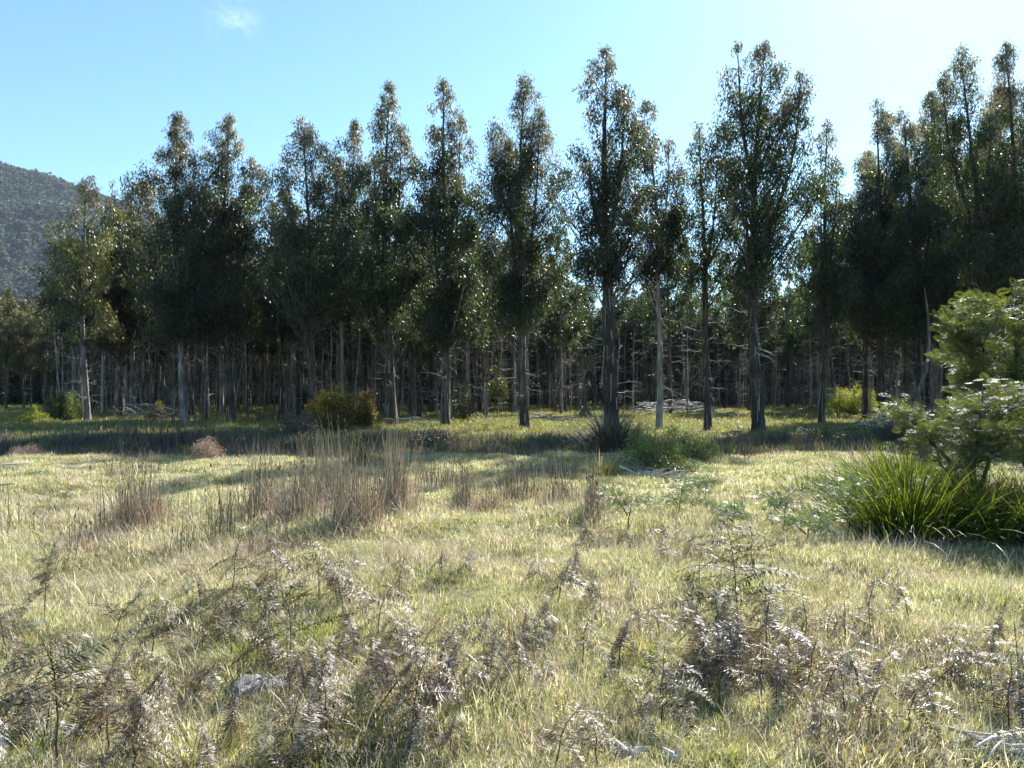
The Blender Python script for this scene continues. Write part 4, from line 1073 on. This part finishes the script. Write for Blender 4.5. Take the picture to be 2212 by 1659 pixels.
stick_pile('branch_litter', 320, 43, 20, 5, .9, 2.2, .04, 'leaning dead branches between the left trunks', 'branches', seed=8, part='branch', mats=('dead',))
stick_pile('stick_pile', 2150, 3.55, 22, .36, .07, .26, .008, 'bleached white sticks scattered in the lower right corner', 'stick pile', seed=7, mats=('deadwhite',))
stick_pile('stick_pile', 1850, 8.9, 9, .3, .06, .3, .008, 'few white sticks on the grass below the small sword grass clump', 'stick pile', seed=9, mats=('deadwhite',), dirs=.4)

def log(name, pts, rad, mat, label, cat='log', group=None, k=9):
    e0 = np.array(pts[0], float); a = Acc(); P = np.array(pts, float)-e0
    rad = list(rad)
    d0 = P[0]-P[1]; d0 /= np.linalg.norm(d0); d1 = P[-1]-P[-2]; d1 /= np.linalg.norm(d1)
    P = np.concatenate([[P[0]+d0*rad[0]*.05], P, [P[-1]+d1*rad[-1]*.05]]); rad = [rad[0]*.05]+rad+[rad[-1]*.05]
    a.tube(P, rad, k, wob=.07)
    o = obj(name, a.mesh(name, M[mat], False), None, tuple(e0)); tag(o, label, cat, group)
    return o
x0, y0, z0 = at(1945, 31)
lean = [(x0, y0, z0)]+[((p-1106)/FP*31, 31, py_z(q, 31)) for (p, q) in ((1965, 880), (1985, 845), (2000, 800), (2008, 740), (2006, 680), (1998, 620))]
log('leaning_stem', lean, [.11, .09, .08, .07, .06, .045, .02], 'bark', 'thin grey curved stem leaning right out of the dark thicket at right', 'dead tree')
x0, y0, z0 = at(-8, 3.75)
log('fallen_log', [(-2.62, 3.95, z0+.04), (-2.36, 3.66, z0+.08), (-2.25, 3.5, z0+.09), (-2.2, 3.25, z0+.07)], [.07, .075, .075, .07], 'deadwhite', 'bleached white log end in the bottom left corner', k=14)
def rock(px, py, sx, sy, sz, label, rot=0):
    d = dist(py); x0, y0, z0 = at(px, d); rng = np.random.default_rng(int(px))
    nu, nv = 16, 9
    u = np.linspace(0, 2*np.pi, nu, endpoint=False); v = np.linspace(.02, np.pi-.02, nv)
    UU, VV = np.meshgrid(u, v, indexing='ij')
    p = np.stack([np.cos(UU)*np.sin(VV), np.sin(UU)*np.sin(VV), np.cos(VV)], -1)
    p = np.sign(p)*np.abs(p)**.8
    p *= (1+.10*np.sin(3*UU+1)*np.sin(VV*2)+.05*rng.standard_normal(UU.shape))[..., None]
    Vv = p.reshape(-1, 3)*np.array([sx, sy, sz]); i = np.arange(nu)[:, None]; j = np.arange(nv-1)[None]
    Qq = np.stack([i*nv+j, ((i+1) % nu)*nv+j, ((i+1) % nu)*nv+j+1, i*nv+j+1], -1).reshape(-1, 4)
    o = obj('half_buried_log', make_mesh('half_buried_log', Vv, Qq, M['dead'], smooth=True), None, (x0, y0, z0+sz*.1), (0, 0, rot)); tag(o, label, 'log', 'grey logs sunk in the grass')
rock(580, 1475, .20, .11, .07, 'grey wood slab showing through the grass beside a silver frond, left of centre', .1)
rock(80, 1572, .34, .12, .06, 'long flat grey log sunk in the grass at the lower left', .08)
def snag(px, py, label, s=1.0, seed=1):
    rng = np.random.default_rng(seed); x0, y0, z0 = at(px, dist(py)); a = Acc()
    for q in range(6):
        aa = rng.uniform(0, 6.28); l = s*rng.uniform(.04, .13); up = rng.uniform(.1, 1.2)
        dv = np.array([math.cos(aa), math.sin(aa)*.6, up]); dv /= np.linalg.norm(dv)
        a.tube([(0, 0, -.02), dv*l*.5+rng.normal(0, .008, 3), dv*l], [.022*s, .016*s, .003], 6, wob=.2)
    o = obj('wood_snag', a.mesh('wood_snag', M['deadwhite']), None, (x0, y0, z0+.01)); tag(o, label, 'dead wood', 'bleached wood fragments')
snag(1360, 1650, 'jagged white wood snag at the bottom edge right of centre', 1.1, 3)
snag(1450, 1665, 'small white wood chunk right of the jagged snag', .6, 4)
snag(1190, 1655, 'white wood stub at the bottom edge in the centre', .6, 5)
snag(2160, 1640, 'stubby upright white wood piece in the lower right corner', .9, 6)
for q, (px, py, L, a_, lab) in enumerate([(145, 1022, .55, .2, 'short pale branch lying on the meadow at left, right of the long one'), (30, 1020, .7, -.05, 'long pale branch lying on the meadow at the left edge'),
                                    (10, 1062, .35, 0, 'small pale chip on the meadow at the left edge'), (505, 1018, .45, .5, 'pale stick on the grass before the dry tan shrub'), (80, 1030, .3, 0, 'tiny pale stick between the two meadow branches')]):
    d = dist(py); x, y, z = at(px, d); c, s_ = math.cos(a_)*L/2, math.sin(a_)*L/2
    log('meadow_branch', [(x-c, y-s_, z+.05), (x, y, z+.07), (x+c, y+s_, z+.09)], [.016, .02, .01], 'deadwhite', lab, 'branch', 'pale branches on the meadow', k=6)
def stalk(p0, p1, label, mat='fern_stem', r=.004):
    o = log('bare_stalk', [p0, tuple((a+b)/2+.01 for a, b in zip(p0, p1)), p1], [r, r*.8, r*.4], mat, label, 'stalk', 'bare bracken stalks', k=5)
x, y, z = at(790, 3.7); stalk((x, y, z), (x+.33, y+.15, z+.46), 'long bare brown stalk slanting right in the lower middle')
x, y, z = at(1440, 4.2); stalk((x, y, z), (x+.22, y+.1, z+.30), 'bare dark stalk slanting right below the thick bracken mass')
x, y, z = at(2205, 3.9); stalk((x, y, z), (x-.01, y+.05, z+.5), 'upright thin bare stalk at the right edge')
x, y, z = at(1450, 5.0); stalk((x, y, z), (x+.28, y+.1, z+.2), 'pale bent stalk left of the thick mass', 'dead')
x, y, z = at(85, 3.6); stalk((x, y, z), (x+.03, y+.05, z+.22), 'short thick broken stalk left of the tall corner stem', r=.006)
x, y, z = at(13, 24.5)
log('fence_post', [(x, y, z), (x, y, z+.3), (x+.01, y, z+.55)], [.025, .024, .022], 'dead', 'small pale post in the shade at the left edge', 'post', k=7)

# ------------------------------------------------------------------ haze
hv = bpy.data.meshes.new('haze')
bx0, bx1, by0, by1, bz0, bz1 = -4300, 4300, -450, 5300, -6.0, 520
vs = [(x, y, z) for x in (bx0, bx1) for y in (by0, by1) for z in (bz0, bz1)]
hv.from_pydata(vs, [], [(0, 1, 3, 2), (4, 6, 7, 5), (0, 4, 5, 1), (2, 3, 7, 6), (0, 2, 6, 4), (1, 5, 7, 3)])
mz, n_, l_ = mat_new('haze_air')
pv = N(n_, 'ShaderNodeVolumePrincipled'); pv.inputs['Color'].default_value = (.62, .76, 1, 1); pv.inputs['Density'].default_value = .000065; pv.inputs['Anisotropy'].default_value = 0
o_ = N(n_, 'ShaderNodeOutputMaterial'); l_.new(pv.outputs[0], o_.inputs['Volume'])
hv.materials.append(mz)
tag(obj('haze', hv), 'thin blue haze of the valley air', 'haze', kind='stuff')
print('objects', len(bpy.data.objects))
